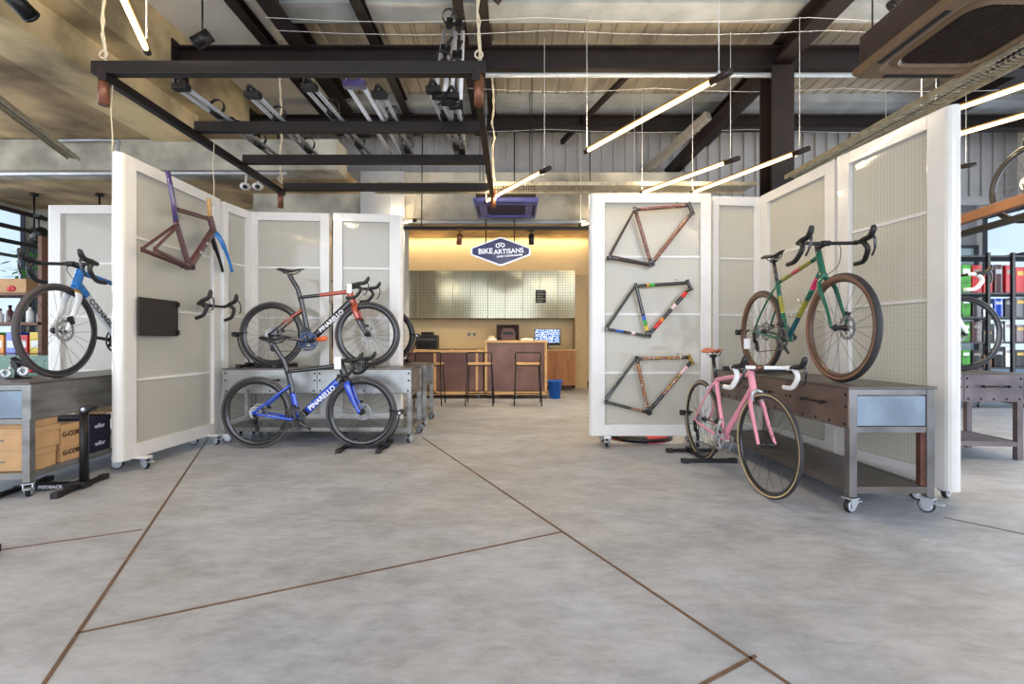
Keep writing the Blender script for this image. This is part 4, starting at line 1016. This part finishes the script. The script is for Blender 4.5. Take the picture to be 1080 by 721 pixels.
for i, (x, w_, d_) in enumerate(((-.36,.16,'small white paper pad on the tall counter beside the till'), (.27,.22,'flat white tray on the tall counter near the monitor'))):
    t_ = thing('counter_tray', d_, 'tray', (x,8.3,1.03)); MB().box((-w_/2,0,0),(w_/2,.15,.03)).build('body', TAPEW, t_, bevel=.004); MB().box((-w_/3,.03,.03),(w_/4,.11,.045+.03*(1-i))).build('content', M('cream_card', (226,206,170)), t_)
ot = thing('power_outlet', 'white double socket plate on the cream wall between counter and cabinets', 'socket', (-.90,10.295,1.17))
MB().box((-.115,-.008,-.05),(-.005,.004,.05)).box((.005,-.008,-.05),(.115,.004,.05)).build('plate', M('socket_grey', (196,190,180)), ot, bevel=.002)
MB().box((-.09,-.011,-.03),(-.03,-.008,.03)).box((.03,-.011,-.03),(.09,-.008,.03)).build('socket_face', M('socket_dark', (120,116,110)), ot)
# mats on the low counter
for k, x in enumerate((-1.55,-1.05)):
    tag(MB().box((x,8.2,.86),(x+.42,8.52,.872)).build('counter_mat', M('mat_dark', (70,66,58), rough=.7), bevel=.003), ('dark flat mat on the low counter above the bench end','dark flat mat on the low counter next to the tall counter')[k], 'mat')

# ------------------------------------------------------------------ hanging sign
sg = thing('hanging_sign', 'navy diamond shaped illuminated shop sign hung above the counter', 'sign', (-.19,7.75,2.52))
def dia(a, h, e): return [(-a,-e),(-a,e),(-.02,h),(.02,h),(a,e),(a,-e),(.02,-h),(-.02,-h)]
MB().prism(dia(.5,.238,.055), 'y', -.03, .03).build('body', SIGNW, sg, bevel=.003)
MB().prism(dia(.475,.215,.046), 'y', -.036, -.030).build('face', NAVY, sg)
def sgn(txt, x, z, size, ang, bold=.002, nm='lettering'):
    o = link(nm, text_mesh(nm, txt, size, SIGNW, bold=bold, extrude=.002), sg)
    o.matrix_local = Matrix.Translation((x,-.039,z)) @ Matrix.Rotation(rad(ang),4,'Y') @ Matrix.Rotation(rad(90),4,'X')
sgn('BIKE', -.255, -.002, .125, -3, .0022); sgn('ARTISANS', .135, .0, .112, -4, .0018); sgn('EXPERT CUSTOM BUILDER', .15, -.075, .036, -5, .0012)
lg = MB()
for x in (-.045,.04): lg.lathe([(.022,-.002),(.036,-.002),(.036,.002),(.022,.002)], (x-.005,-.038,.10+x*.1), seg=20, sm=False)
lg.tube([(-.05,-.038,.125),(0,-.038,.14),(.05,-.038,.13)], .006, seg=6).tube([(-.01,-.038,.10),(-.03,-.038,.065)], .007, seg=6)
lg.build('emblem', SIGNW, sg)
for x in (-.25,.23): MB().cyl((x,0,.12),(x,0,2.06), .010, seg=8).build('hanger_rod', STEEL_BK, sg)
# ------------------------------------------------------------------ ceiling cassettes
def cassette(label, c, w, z, fm, gm, hm, H=.30, top=5.05):
    r = thing('ceiling_cassette', label, 'air conditioner', (c[0],c[1],z))
    a = w/2; MB().box((-a*.92,-a*.92,.05),(a*.92,a*.92,H)).build('body', hm, r, bevel=.01)
    def rr(s, rc, n=6):
        out = []
        for cx_, cy_, a0 in ((s-rc,s-rc,0),(-s+rc,s-rc,90),(-s+rc,-s+rc,180),(s-rc,-s+rc,270)):
            for i in range(n+1): th = rad(a0+90*i/n); out.append((cx_+rc*math.cos(th), cy_+rc*math.sin(th)))
        return out
    f = MB(); lv = [(rr(a,.03),.06),(rr(a,.03),.03),(rr(a*.97,.05),.004),(rr(a*.80,.09),.0),(rr(a*.72,.10),.018),(rr(a*.66,.12),.0),(rr(a*.62,.12),.02)]
    N = len(lv[0][0]); vs = [(x,y,zz) for p, zz in lv for x, y in p]
    fs = [(i*N+k, i*N+(k+1) % N, (i+1)*N+(k+1) % N, (i+1)*N+k) for i in range(len(lv)-1) for k in range(N)]
    f.add(vs, fs, 0, False); f.build('fascia', fm, r)
    g = MB().prism(rr(a*.63,.12), 'z', .02, .03)
    k = -a*.6
    while k < a*.6: g.box((k-.003,-a*.61,.012),(k+.003,a*.61,.021)); k += .028
    g.build('intake_grille', gm, r)
    for i in range(4):
        R_ = Matrix.Rotation(rad(90*i),4,'Z')
        MB().box((-a*.55,a*.855,-.003),(a*.55,a*.92,.002)).xf(R_).build('air_slot', STEEL_BK, r)
    for sx_ in (-1,1):
        for sy_ in (-1,1): MB().cyl((sx_*a*.8,sy_*a*.8,H),(sx_*a*.8,sy_*a*.8,top-z), .006, seg=6).build('hanger_rod', STEEL_BK, r)
    return r
cassette('large brown ceiling cassette air conditioner over the green bicycle', (3.06,3.04), .95, 3.0, ACT, M('grille_brown', (52,38,32), rough=.6), ACK)
cassette('ceiling cassette air conditioner with blue light put into its colour, above the hanging sign', (-.09,7.1), .95, 3.02, ACB, M('grille_indigo', (44,40,66), rough=.5), ACK)

# ------------------------------------------------------------------ linear lamps
def lamp(label, near, far, z=3.0, power=24, zt=4.42, dark=.17):
    n_ = Vector((*near, z)); f_ = Vector((*far, z)); d = (f_-n_); L = d.length; t = d.normalized()
    r = thing('linear_lamp', label, 'lamp', n_, math.atan2(t.y, t.x), 'suspended linear lamps')
    MB().cyl((dark,0,0),(L-.05,0,0), .017, seg=12).build('light_tube', TUBE, r)
    MB().cyl((0,0,0),(dark,0,0), .028, seg=14).build('driver_housing', M('lamp_housing', (52,40,36), rough=.4, metal=.3), r)
    MB().cyl((L-.055,0,0),(L,0,0), .024, seg=14).build('end_cap', MATS['lamp_housing'], r)
    MB().box((dark-.03,-.018,.018),(L-.03,.018,.03)).build('carrier_rail', M('lamp_rail', (150,120,80), rough=.4, metal=.4), r)
    for x in (dark*.6, L-.03): MB().cyl((x,0,.02),(x,0,zt-z), .0035, seg=5).sphere((x,0,.045), .012, seg=8, rings=5).build('suspension_wire', WIRE, r)
    l = bpy.data.lights.new('lamp_light', 'AREA'); l.shape = 'RECTANGLE'; l.size = L-.2; l.size_y = .04; l.energy = power; l.color = (1,.80,.52)
    lo = bpy.data.objects.new('lamp_light', l); COL.objects.link(lo); lo.parent = r; lo.location = (L/2+.04,0,-.025)
    l2 = l.copy(); lo2 = bpy.data.objects.new('lamp_uplight', l2); COL.objects.link(lo2); lo2.parent = r; lo2.location = (L/2+.04,0,.04); lo2.rotation_euler = (pi,0,0)
    return r
lamp('long warm tube lamp nearest the camera over the central floor', (1.62,3.4),(.77,4.85))
lamp('warm tube lamp in front of the three-frame panel, closer to the long central lamp', (2.47,5.0),(1.73,6.2))
lamp('warm tube lamp running in front of the black steel column', (3.07,4.75),(2.41,6.2))
lamp('warm tube lamp beside the overhead rack end, over the counter path', (.42,5.1),(-.37,6.34), z=2.93)
lamp('upper of two warm tube lamps above the right-hand panel edge', (4.15,3.3),(3.70,4.2), dark=.1)
lamp('lower of two warm tube lamps above the right-hand panel edge', (4.75,3.7),(4.2,4.6), dark=.1)
lamp('warm tube lamp over the concrete beam end of the overhead rack', (-2.05,2.25),(-2.52,3.18), z=3.0, dark=.1)
lamp('short visible warm tube lamp beside the grey wall block', (-1.58,7.55),(-2.1,8.4-.5), power=8, dark=.06, zt=3.9)
lamp('distant warm tube lamp beyond the top of the three-frame panel', (1.95,7.0),(1.16,7.9), power=10, zt=4.9)
lamp('warm tube lamp with brown driver seen beside the hanging bicycle wheel', (5.75,5.7),(5.0,6.2), z=3.2, power=10, dark=.15)
for i, (X, Y) in enumerate(((-4.2,.3),(-.4,-.6),(3.4,.0))):  # extra lamps out of view, added to brighten the ceiling
    lamp('added unseen warm tube lamp brightening the ceiling over the shop front, number %s from the entrance corner' % ('one','two','three','four','five','six','seven')[i], (X+.85,Y-1.45),(X,Y), z=3.25 if X > -4 else 3.3, power=8, zt=4.0 if X < -4 else 4.42)
for i, (y, z, x0, x1) in enumerate(((4.85,4.42,-2.6,6), (3.4,4.42,-2.6,6), (5.05,4.42,-2.6,6.5), (6.2,4.42,-.6,7), (7.4,4.42,-2.6,7))):
    pts = [Vector((x0+(x1-x0)*k/12, y, z-.05*math.sin(pi*(k % 4)/4))) for k in range(13)]
    tag(MB().tube(pts, .0028, seg=5).build('suspension_cable', WIRE), ('thin white cable stretched across the ceiling carrying the long central lamp','nearest thin white cable stretched across the ceiling','thin white cable stretched just before the main steel beam',
        'thin white cable stretched behind the main steel beam','farthest thin white cable stretched under the roof')[i], 'cable')
# cove light along the top of the cream wall
area('cove_light', (-.6,10.15,3.30), (rad(18),0,0), 4.6, .06, 24, (1,.76,.42))

# ------------------------------------------------------------------ overhead rack
rk = thing('overhead_rack', 'dark brown hanging steel rack carrying roof bike carriers', 'rack', (-1.66,4.78,3.05))
def rb(p0, p1, nm, w=.07, h=.095, m=STEEL_DK): return MB().bar(Vector(p0)-Vector((-1.66,4.78,3.05)), Vector(p1)-Vector((-1.66,4.78,3.05)), w, h, (0,0,1)).build(nm, m, rk, bevel=.004)
for y, x0, x1 in ((3.46,-3.14,-.20),(4.40,-3.02,-.30),(5.18,-3.02,-.30),(6.1,-3.02,-.30)): rb((x0,y,3.05),(x1,y,3.05), 'cross_bar')
for x in (-3.05,-.27): rb((x,3.42,2.985),(x,6.14,2.985), 'side_rail', .06, .07)
for x in (-3.07,-.25):
    for y in (3.46,6.1):
        MB().cyl((x+1.66,y-4.78,-.27),(x+1.66,y-4.78,-.02), .036, seg=14).build('corner_post', COPPER, rk)
        q = [Vector((x+1.66+.012*math.sin(k*1.3), y-4.78+.012*math.cos(k*1.3), .05+k*.1)) for k in range(0,20)]
        MB().tube(q, .009, seg=6).tube([p+Vector((.02*math.cos(i*2.),.0,0)) for i,p in enumerate(q)], .007, seg=6).build('rope', ROPE, rk)
        MB().lathe([(.022,-.006),(.034,-.006),(.034,.006),(.022,.006)], (x+1.66,y-4.78,.11), seg=16).build('eye_ring', ROPE, rk)
# cords from the rack to the panel tops
for x, y, lab in ((-3.045,3.50,'pale cord from the rack corner to the near end of the tall panel'), (-2.985,4.6,'pale cord tied above the far end of the tall panel')):
    pts = [Vector((x+.006*math.sin(k), y, 2.44+(.55)*k/8)) for k in range(9)]
    tag(MB().tube(pts, .005, seg=5).sphere(pts[5], .012, seg=6, rings=4).build('tie_cord', ROPE), lab, 'cord')
# roof carriers lying on the rack
CM = {}
def carrier(label, x, y0, z, L=1.45, yaw=0, pitch=0, roll=0, alum=ALU, capm=BLK, strap=True, sep=.075):
    k = (round(L,2), alum.name, capm.name, sep)
    r = thing('roof_bike_carrier', label, 'roof carrier', (x,y0,z), 0, 'roof bike carriers stored overhead'); r.rotation_euler = (pitch, roll, yaw)
    if k not in CM:
        rails = [MB().tube([(s*sep/2,0,0),(s*sep/2,L,0)], .021, .016, side=(1,0,0), seg=8).mesh('rail', alum) for s in (-1,1)]
        cap = MB().obox((0,-.02,.0),(sep+.05,.06,.05)).tube(spl([(-sep/2,-.03,.02),(0,-.09,.045),(sep/2,-.03,.02)],4), .014, seg=6).mesh('end_cap', capm)
        st = MB().lathe([(.065,-.014),(.072,-.014),(.072,.014),(.065,.014)], (0,.42,.06), seg=20).obox((0,.42,.0),(.06,.12,.05)).mesh('wheel_strap', BLK)
        cl_ = MB().obox((0,.62,.02),(.09,.09,.05)).tube([(0,.62,.04),(.05,.75,.07)], .012, seg=6).mesh('clamp', STEEL_BK)
        CM[k] = (rails, cap, st, cl_)
    rails, cap, st, cl_ = CM[k]
    for m in rails: link('rail', m, r)
    link('end_cap', cap, r)
    if strap:
        link('wheel_strap', st, r); link('clamp', cl_, r)
        link('wheel_strap', st, r, (0,.68,0))
    return r
for i, x in enumerate((-2.76,-2.23,-1.69,-1.14)):
    carrier(('silver roof carrier on the rack nearest the pale wall','second silver roof carrier from the pale wall on the rack','third silver roof carrier from the pale wall on the rack','silver roof carrier beside the white purple-tipped rails')[i], x, 3.86+.12*(i % 2), 3.125, yaw=rad((-2,1,-2,1)[i]))
carrier('wide pair of white rails with purple tips resting on the rack', -1.30, 3.82, 3.125, alum=WHT, capm=PURP, strap=False, sep=.13)
for i, (x, y, p, ro, yw) in enumerate(((-.66,3.9,0,0,-3), (-.52,4.0,0,0,2), (-.62,3.95,62,4,6), (-.50,4.1,66,-3,-4), (-.56,4.05,55,0,0))):
    carrier(('outer lying silver carrier in the cluster at the rack end rail','inner lying silver carrier in the cluster at the rack end rail','first silver carrier leaning upright in the end cluster','second silver carrier leaning upright in the end cluster','silver carrier leaning lower in the end cluster')[i],
            x, y, 3.125, L=1.45 if i < 2 else 1.0, pitch=rad(p), roll=rad(ro), yaw=rad(yw), alum=ALU if i != 3 else WHT)
bx = thing('red_reflector', 'small red reflector strapped in the upright carrier cluster', 'reflector', (-.49,4.02,3.40))
MB().obox((0,0,0),(.07,.05,.06)).build('lens', RED, bx, bevel=.012); MB().tube([(0,0,-.29),(0,0,-.03)], .008, seg=6).build('stalk', STEEL_BK, bx)

# ------------------------------------------------------------------ spots, cameras, pendants
def spot(label, p, ztop, tilt=(0,0), power=0, L=.16, Rr=.045, m=STEEL_BK):
    r = thing('spotlight', label, 'spotlight', p)
    T = Matrix.Rotation(rad(tilt[1]),4,'Z') @ Matrix.Rotation(rad(tilt[0]),4,'X')
    MB().cyl((0,0,-L/2),(0,0,L/2), Rr, seg=18).lathe([(Rr*.8,-L/2-.004),(Rr*1.04,-L/2-.004),(Rr*1.04,-L/2+.02),(Rr*.8,-L/2+.02)], axis='z', seg=18).xf(T).build('can', m, r)
    MB().cyl((0,0,0),(0,0,ztop-p[2]), .01, seg=8).build('stem', m, r); MB().box((-.05,-.03,ztop-p[2]-.03),(.05,.03,ztop-p[2])).build('canopy', m, r)
    MB().lathe([(.001,-L/2+.012),(Rr*.82,-L/2+.012),(Rr*.82,-L/2+.014),(.001,-L/2+.014)], axis='z', seg=18).xf(T).build('lens', M('spot_lens', (255,240,210), emit=2.0 if True else 0, var=0), r)
    if power:
        l = bpy.data.lights.new('spot_light', 'SPOT'); l.energy = power; l.spot_size = rad(75); l.spot_blend = .6; l.color = (1,.82,.56); l.shadow_soft_size = .05
        lo = bpy.data.objects.new('spot_light', l); COL.objects.link(lo); lo.parent = r; lo.matrix_local = T @ Matrix.Translation((0,0,-L/2-.02))
spot('black track spotlight hanging beside the diamond sign toward the three-frame panel', (.32,7.62,2.70), 2.87, power=110)
spot('brown track spotlight between grey wall block and diamond sign', (-.87,7.62,2.70), 2.87, (35,20), power=110, m=COPPER)
spot('black spotlight under the pale ceiling above the main steel beam end', (-3.5,5.2,4.42), 5.05, (60,90), L=.2, Rr=.07)
spot('black spotlight at the picture top in the concrete corner', (-4.28,4.0,3.93), 5.05, (70,0), L=.2, Rr=.07)
spot('black spotlight at the picture top above the central floor', (-.12,4.75,4.62), 5.03, (50,60), L=.2, Rr=.06)
spot('black spotlight at the picture top beside the brown cassette', (3.85,4.55,4.40), 4.9, (50,60), L=.2, Rr=.06)
spot('black spotlight at the picture top next to the big rafter crossing', (3.15,4.75,4.72), 5.05, (50,60), L=.2, Rr=.06)
spot('black spotlight aimed sideways on the track over the stock shelves', (-7.1,6.9,2.60), 2.9, (60,70), L=.24, Rr=.07)
for i, X in enumerate((-3.93,-3.75)):
    p = PT((259,272)[i], 196, 6.5)
    r = thing('security_camera', ('white dome security camera under the conduit, nearer the concrete edge','white dome security camera under the conduit, nearer the overhead rack')[i], 'security camera', p)
    MB().sphere((0,0,0), (.075,.075,.055)).build('dome', WHITEF, r); MB().sphere((.02,-.05,-.02), (.035,.03,.03)).build('lens', BLK, r); MB().cyl((0,0,.03),(0,0.03,.2), .014, seg=8).build('mount', WHITEF, r)
for i, (px, py0, py1, D) in enumerate(((36,205,240,8.0), (105,205,232,8.0))):
    a = PT(px, py0, D); b = PT(px, py1, D); a.z = 3.58
    r = thing('ceiling_rod', ('black drop rod carrying the lighting tracks at the picture edge','black drop rod above the panel behind the white bicycle')[i], 'ceiling rod', a)
    MB().cyl((0,0,0),(0,0,b.z-a.z), .014, seg=8).build('rod', STEEL_BK, r); MB().cyl((0,0,-.04),(0,0,0), .07, .05, seg=16).build('ceiling_cup', STEEL_BK, r); MB().cyl((0,0,b.z-a.z-.03),(0,0,b.z-a.z), .06, seg=12).build('foot_cup', STEEL_BK, r)

# ================================================================== LEFT STOCK SHELVES
sh = thing('stock_shelf', 'brown wooden stock shelving with cartons and bottles at the left wall', 'shelf', (-7.25,6.5,0))
for z in (.20,.84,1.28,1.70): MB().box((-.9,0,z-.04),(.6,.42,z)).build('shelf_board', M('shelf_brown', (110,74,56), rough=.6), sh)
for x in (-.9,.55): MB().box((x,.0,0),(x+.055,.42,2.5)).build('upright_post', MATS['shelf_brown'], sh)
MB().box((-.85,.4,.2),(.56,.42,.8)).build('back_panel', MATS['shelf_brown'], sh)
for i, (x, w_, nm) in enumerate(((-7.68,.5,'brown carton with red oval mark on the top shelf, next to the plant'), (-7.12,.42,'brown carton with red oval mark on the top shelf by the upright post'))):
    r = thing('cardboard_box', nm, 'box', (x,6.54,1.70)); MB().box((-w_/2,0,0),(w_/2,.34,.2)).build('body', CARD, r, bevel=.004)
    MB().lathe([(.001,-.003),(.07,-.003),(.07,0),(.001,0)], (0,0,.1), seg=20).build('printed_mark', RED, r).scale = (1,1,.6)
for i in range(9):
    x = -7.95+.145*i; c = [BLK, TAPEW, MAROON][i % 3]; h = .17+.05*(i % 2)
    r = thing('bottle', 'small bottle standing on the middle stock shelf', 'bottle', (x,6.62,1.28), 0, 'bottles on the middle stock shelf')
    MB().lathe([(.001,0),(.04,0),(.042,.01),(.042,h*.7),(.018,h*.85),(.018,h),(.001,h)], axis='z', seg=14).build('body', c, r); MB().cyl((0,0,h),(0,0,h+.03), .02, seg=10).build('cap', STEEL_BK, r)
for i in range(8):
    x = -7.98+.17*i; c = [BLUE, RED, YEL, GRB, ORB][i % 5]
    r = thing('packet', 'colourful product packet on the lower stock shelf', 'packet', (x,6.54,.84), 0, 'packets on the lower stock shelf')
    MB().box((-.07,0,0),(.07,.2,.26+.04*(i % 2))).build('body', c, r, bevel=.006); MB().box((-.05,-.002,.08),(.05,0,.18)).build('printed_panel', TAPEW, r)
gc = thing('glass_showcase', 'low green-tinted glass showcase behind the carton workbench', 'showcase', (-6.2,5.6,0))
MB().box((-1.6,0,0),(1.2,.6,.18)).build('plinth', STEEL_BK, gc)
MB().box((-1.6,0,.82),(1.2,.6,.835)).build('top_glass', M('green_glass_edge', (120,170,150), rough=.1, trans=.6, var=.03), gc)
for y in (.0,.592): MB().box((-1.6,y,.18),(1.2,y+.008,.82)).build('glass_pane', MATS['green_glass_edge'], gc)
for x in (-1.6,-.66,.27,1.19): MB().box((x,-.006,.18),(x+.012,.0,.82)).build('edge_trim', ALU, gc)
MB().box((-1.58,.02,.5),(1.18,.58,.512)).build('inner_shelf', MATS['green_glass_edge'], gc)
plt = thing('potted_plant', 'green leafy pot plant standing on the top stock shelf', 'plant', (-7.15,6.78,1.70))
q = MB()
for k in range(60):
    a = random.random()*2*pi; ph = random.random()*1.2; L_ = .2+.3*random.random()
    c = Vector((math.cos(a)*math.cos(ph)*L_, math.sin(a)*math.cos(ph)*L_*.4, .2+math.sin(ph)*L_)); dv = Vector((math.cos(a), math.sin(a), random.uniform(-.4,.6))).normalized(); s = dv.cross(Vector((0,0,1))).normalized()
    q.add([c-dv*.07, c+s*.025, c+dv*.09, c-s*.025, c+Vector((0,0,.004))], [(0,1,4),(1,2,4),(2,3,4),(3,0,4)])
fo = q.build('foliage', LEAF, plt); MB().lathe([(.001,0),(.07,0),(.09,.16),(.08,.16),(.001,.15)], axis='z', seg=16).build('pot', STEEL_BK, plt)

# ================================================================== RIGHT DISPLAY
gd = thing('product_display', 'tall black glazed product display on casters near the right windows', 'display cabinet', (7.45,6.9,0))
for z in (.16,.62,1.0,1.38,1.74,2.30): MB().box((-1.15,0,z-.025),(1.3,.4,z)).build('shelf_board', STEEL_BK, gd)
for x in (-1.15,-.33,.04,.46,1.27): MB().box((x,-.02,.12),(x+.04,.02,2.34)).build('post', STEEL_BK, gd)
for x in (-1.15,1.27): MB().box((x,.36,.12),(x+.04,.4,2.34)).build('post', STEEL_BK, gd)
for x in (-1.0,-.3,.4,1.15): caster(gd, (x,.15,0), rad(40), )
pal = [[RED, RED, MAROON, RED], [GRB, ALU, GRB, LEAF], [CARB, ALU, BLUE, STEEL_BK], [MAROON, BLK, ALU, STEELG], [BLK, COPPER, STEEL_BK, ALU]]
rows = [(1.74,0),(1.38,2),(1.0,3),(.62,4),(.16,4)]
for z, pi_ in rows:
    for k in range(14):
        x = 6.42+.165*k
        if pi_ == 0 and x < 7.0: pm = pal[1][k % 4]
        elif x < 6.95: pm = pal[1][k % 4] if k % 2 else pal[pi_][k % 4]
        else: pm = pal[pi_][k % 4]
        h = (.40 if z > 1.7 else .25)+.07*random.random()
        hh = h*(.7 if k % 4 == 1 else 1); wq = .058+.016*random.random()
        r = thing('product_packet', {1.74:'product packet on the top shelf of the black display',1.38:'product packet on the second shelf from the top of the black display',1.0:'product packet on the middle shelf of the black display',.62:'product packet on the shelf above the base of the black display',.16:'product packet on the base shelf of the black display'}[z], 'packet', (x,7.0,z), 0, 'packets on shelf %d of the black display' % (rows.index((z,pi_))+1))
        MB().box((-wq,0,0),(wq,.12,hh)).build('pack', pm, r, bevel=.005); MB().box((-wq*.7,-.002,hh*.68),(wq*.7,0,hh*.84)).build('printed_panel', [ALU, M('pack_print', (150,140,130)), GOLD][k % 3], r)
hm = thing('helmet', 'pale bicycle helmet on top of the black product display', 'helmet', (6.65,7.1,2.30))
MB().sphere((0,0,.07), (.14,.11,.09)).build('shell', TAPEW, hm)
for s in (-1,0,1): MB().box((-.10,s*.05-.01,.13),(.08,s*.05+.01,.166)).build('vent', STEEL_BK, hm)
MB().tube(spl([(-.1,-.09,.04),(-.02,-.1,-.0),(.08,-.09,.04)],4), .006, seg=6).build('strap', BLK, hm)
wbm = thing('wooden_rack_beam', 'orange wooden beam running beneath the high hanging bicycle', 'beam', (4.3,4.1,2.19))
MB().bar((.17,.9,0),(-.2,-1.4,0), .06, .09).build('timber', WOODB, wbm, bevel=.004)
MB().bar((.17,.9,-.14),(-.2,-1.4,-.14), .06, .05).build('lower_rail', STEEL_BK, wbm)
for y, x in ((.7,.138),(-1.1,-.152)): MB().bar((x,y,-.16),(x,y,2.86), .03, .03, (1,0,0)).build('drop_post', STEEL_BK, wbm)
for y in (3.92,2.93):
    r = thing('bike_hanger', ('black hook rod holding the front of the high hanging bicycle' if y < 3.5 else 'black hook rod holding the rear of the high hanging bicycle'), 'hanger', (4.42,y,2.70))
    MB().cyl((.06,0,0),(.06,0,2.35), .012, seg=8).build('rod', STEEL_BK, r)
    MB().tube(spl([(.06,0,.0),(.055,0,-.03),(0,0,-.045),(-.05,0,-.02),(-.055,0,.03)],4), .010, seg=8).build('hook', STEEL_BK, r)

# ================================================================== OUTSIDE
struct(MB().box((-40,-40,-.3),(40,40,-.11)), 'ground', M('paving_outside', (150,150,146), rough=.9))
random.seed(3)
def hedge(label, c, size, n=900):
    r = thing('hedge_bush', label, 'bush', c); q = MB()
    for k in range(n):
        u = Vector((random.gauss(0,.42), random.gauss(0,.42), random.gauss(0,.42))); p = Vector((u.x*size[0], u.y*size[1], size[2]*.55+u.z*size[2]*.55)); p.z = max(.02, p.z)
        q.sphere(p, (.06+.05*random.random())*size[2]*.5, seg=5, rings=3)
    q.build('foliage', LEAF, r); MB().cyl((0,0,0),(0,0,size[2]*.6), .05, seg=8).build('trunk', RUST, r)
hedge('green bush outside behind the stock shelf window', (-9.0,11.5,-.1), (1.6,.7,2.6))
hedge('green bush outside beyond the back window over the product display', (8.4,12.6,-.1), (1.2,.5,3.3))
hedge('green bush outside beyond the back window near the right-hand panel', (4.4,12.6,-.1), (1.0,.5,2.6))
for i, X in enumerate((6.0,9.5,12.5)):
    hedge(('green bush outside the side glazing, farthest back','green bush outside the side glazing, middle','green bush outside the side glazing, nearest the street')[i], (13.0,7.5-6*i,-.1), (.9,1.0,2.6), 700)
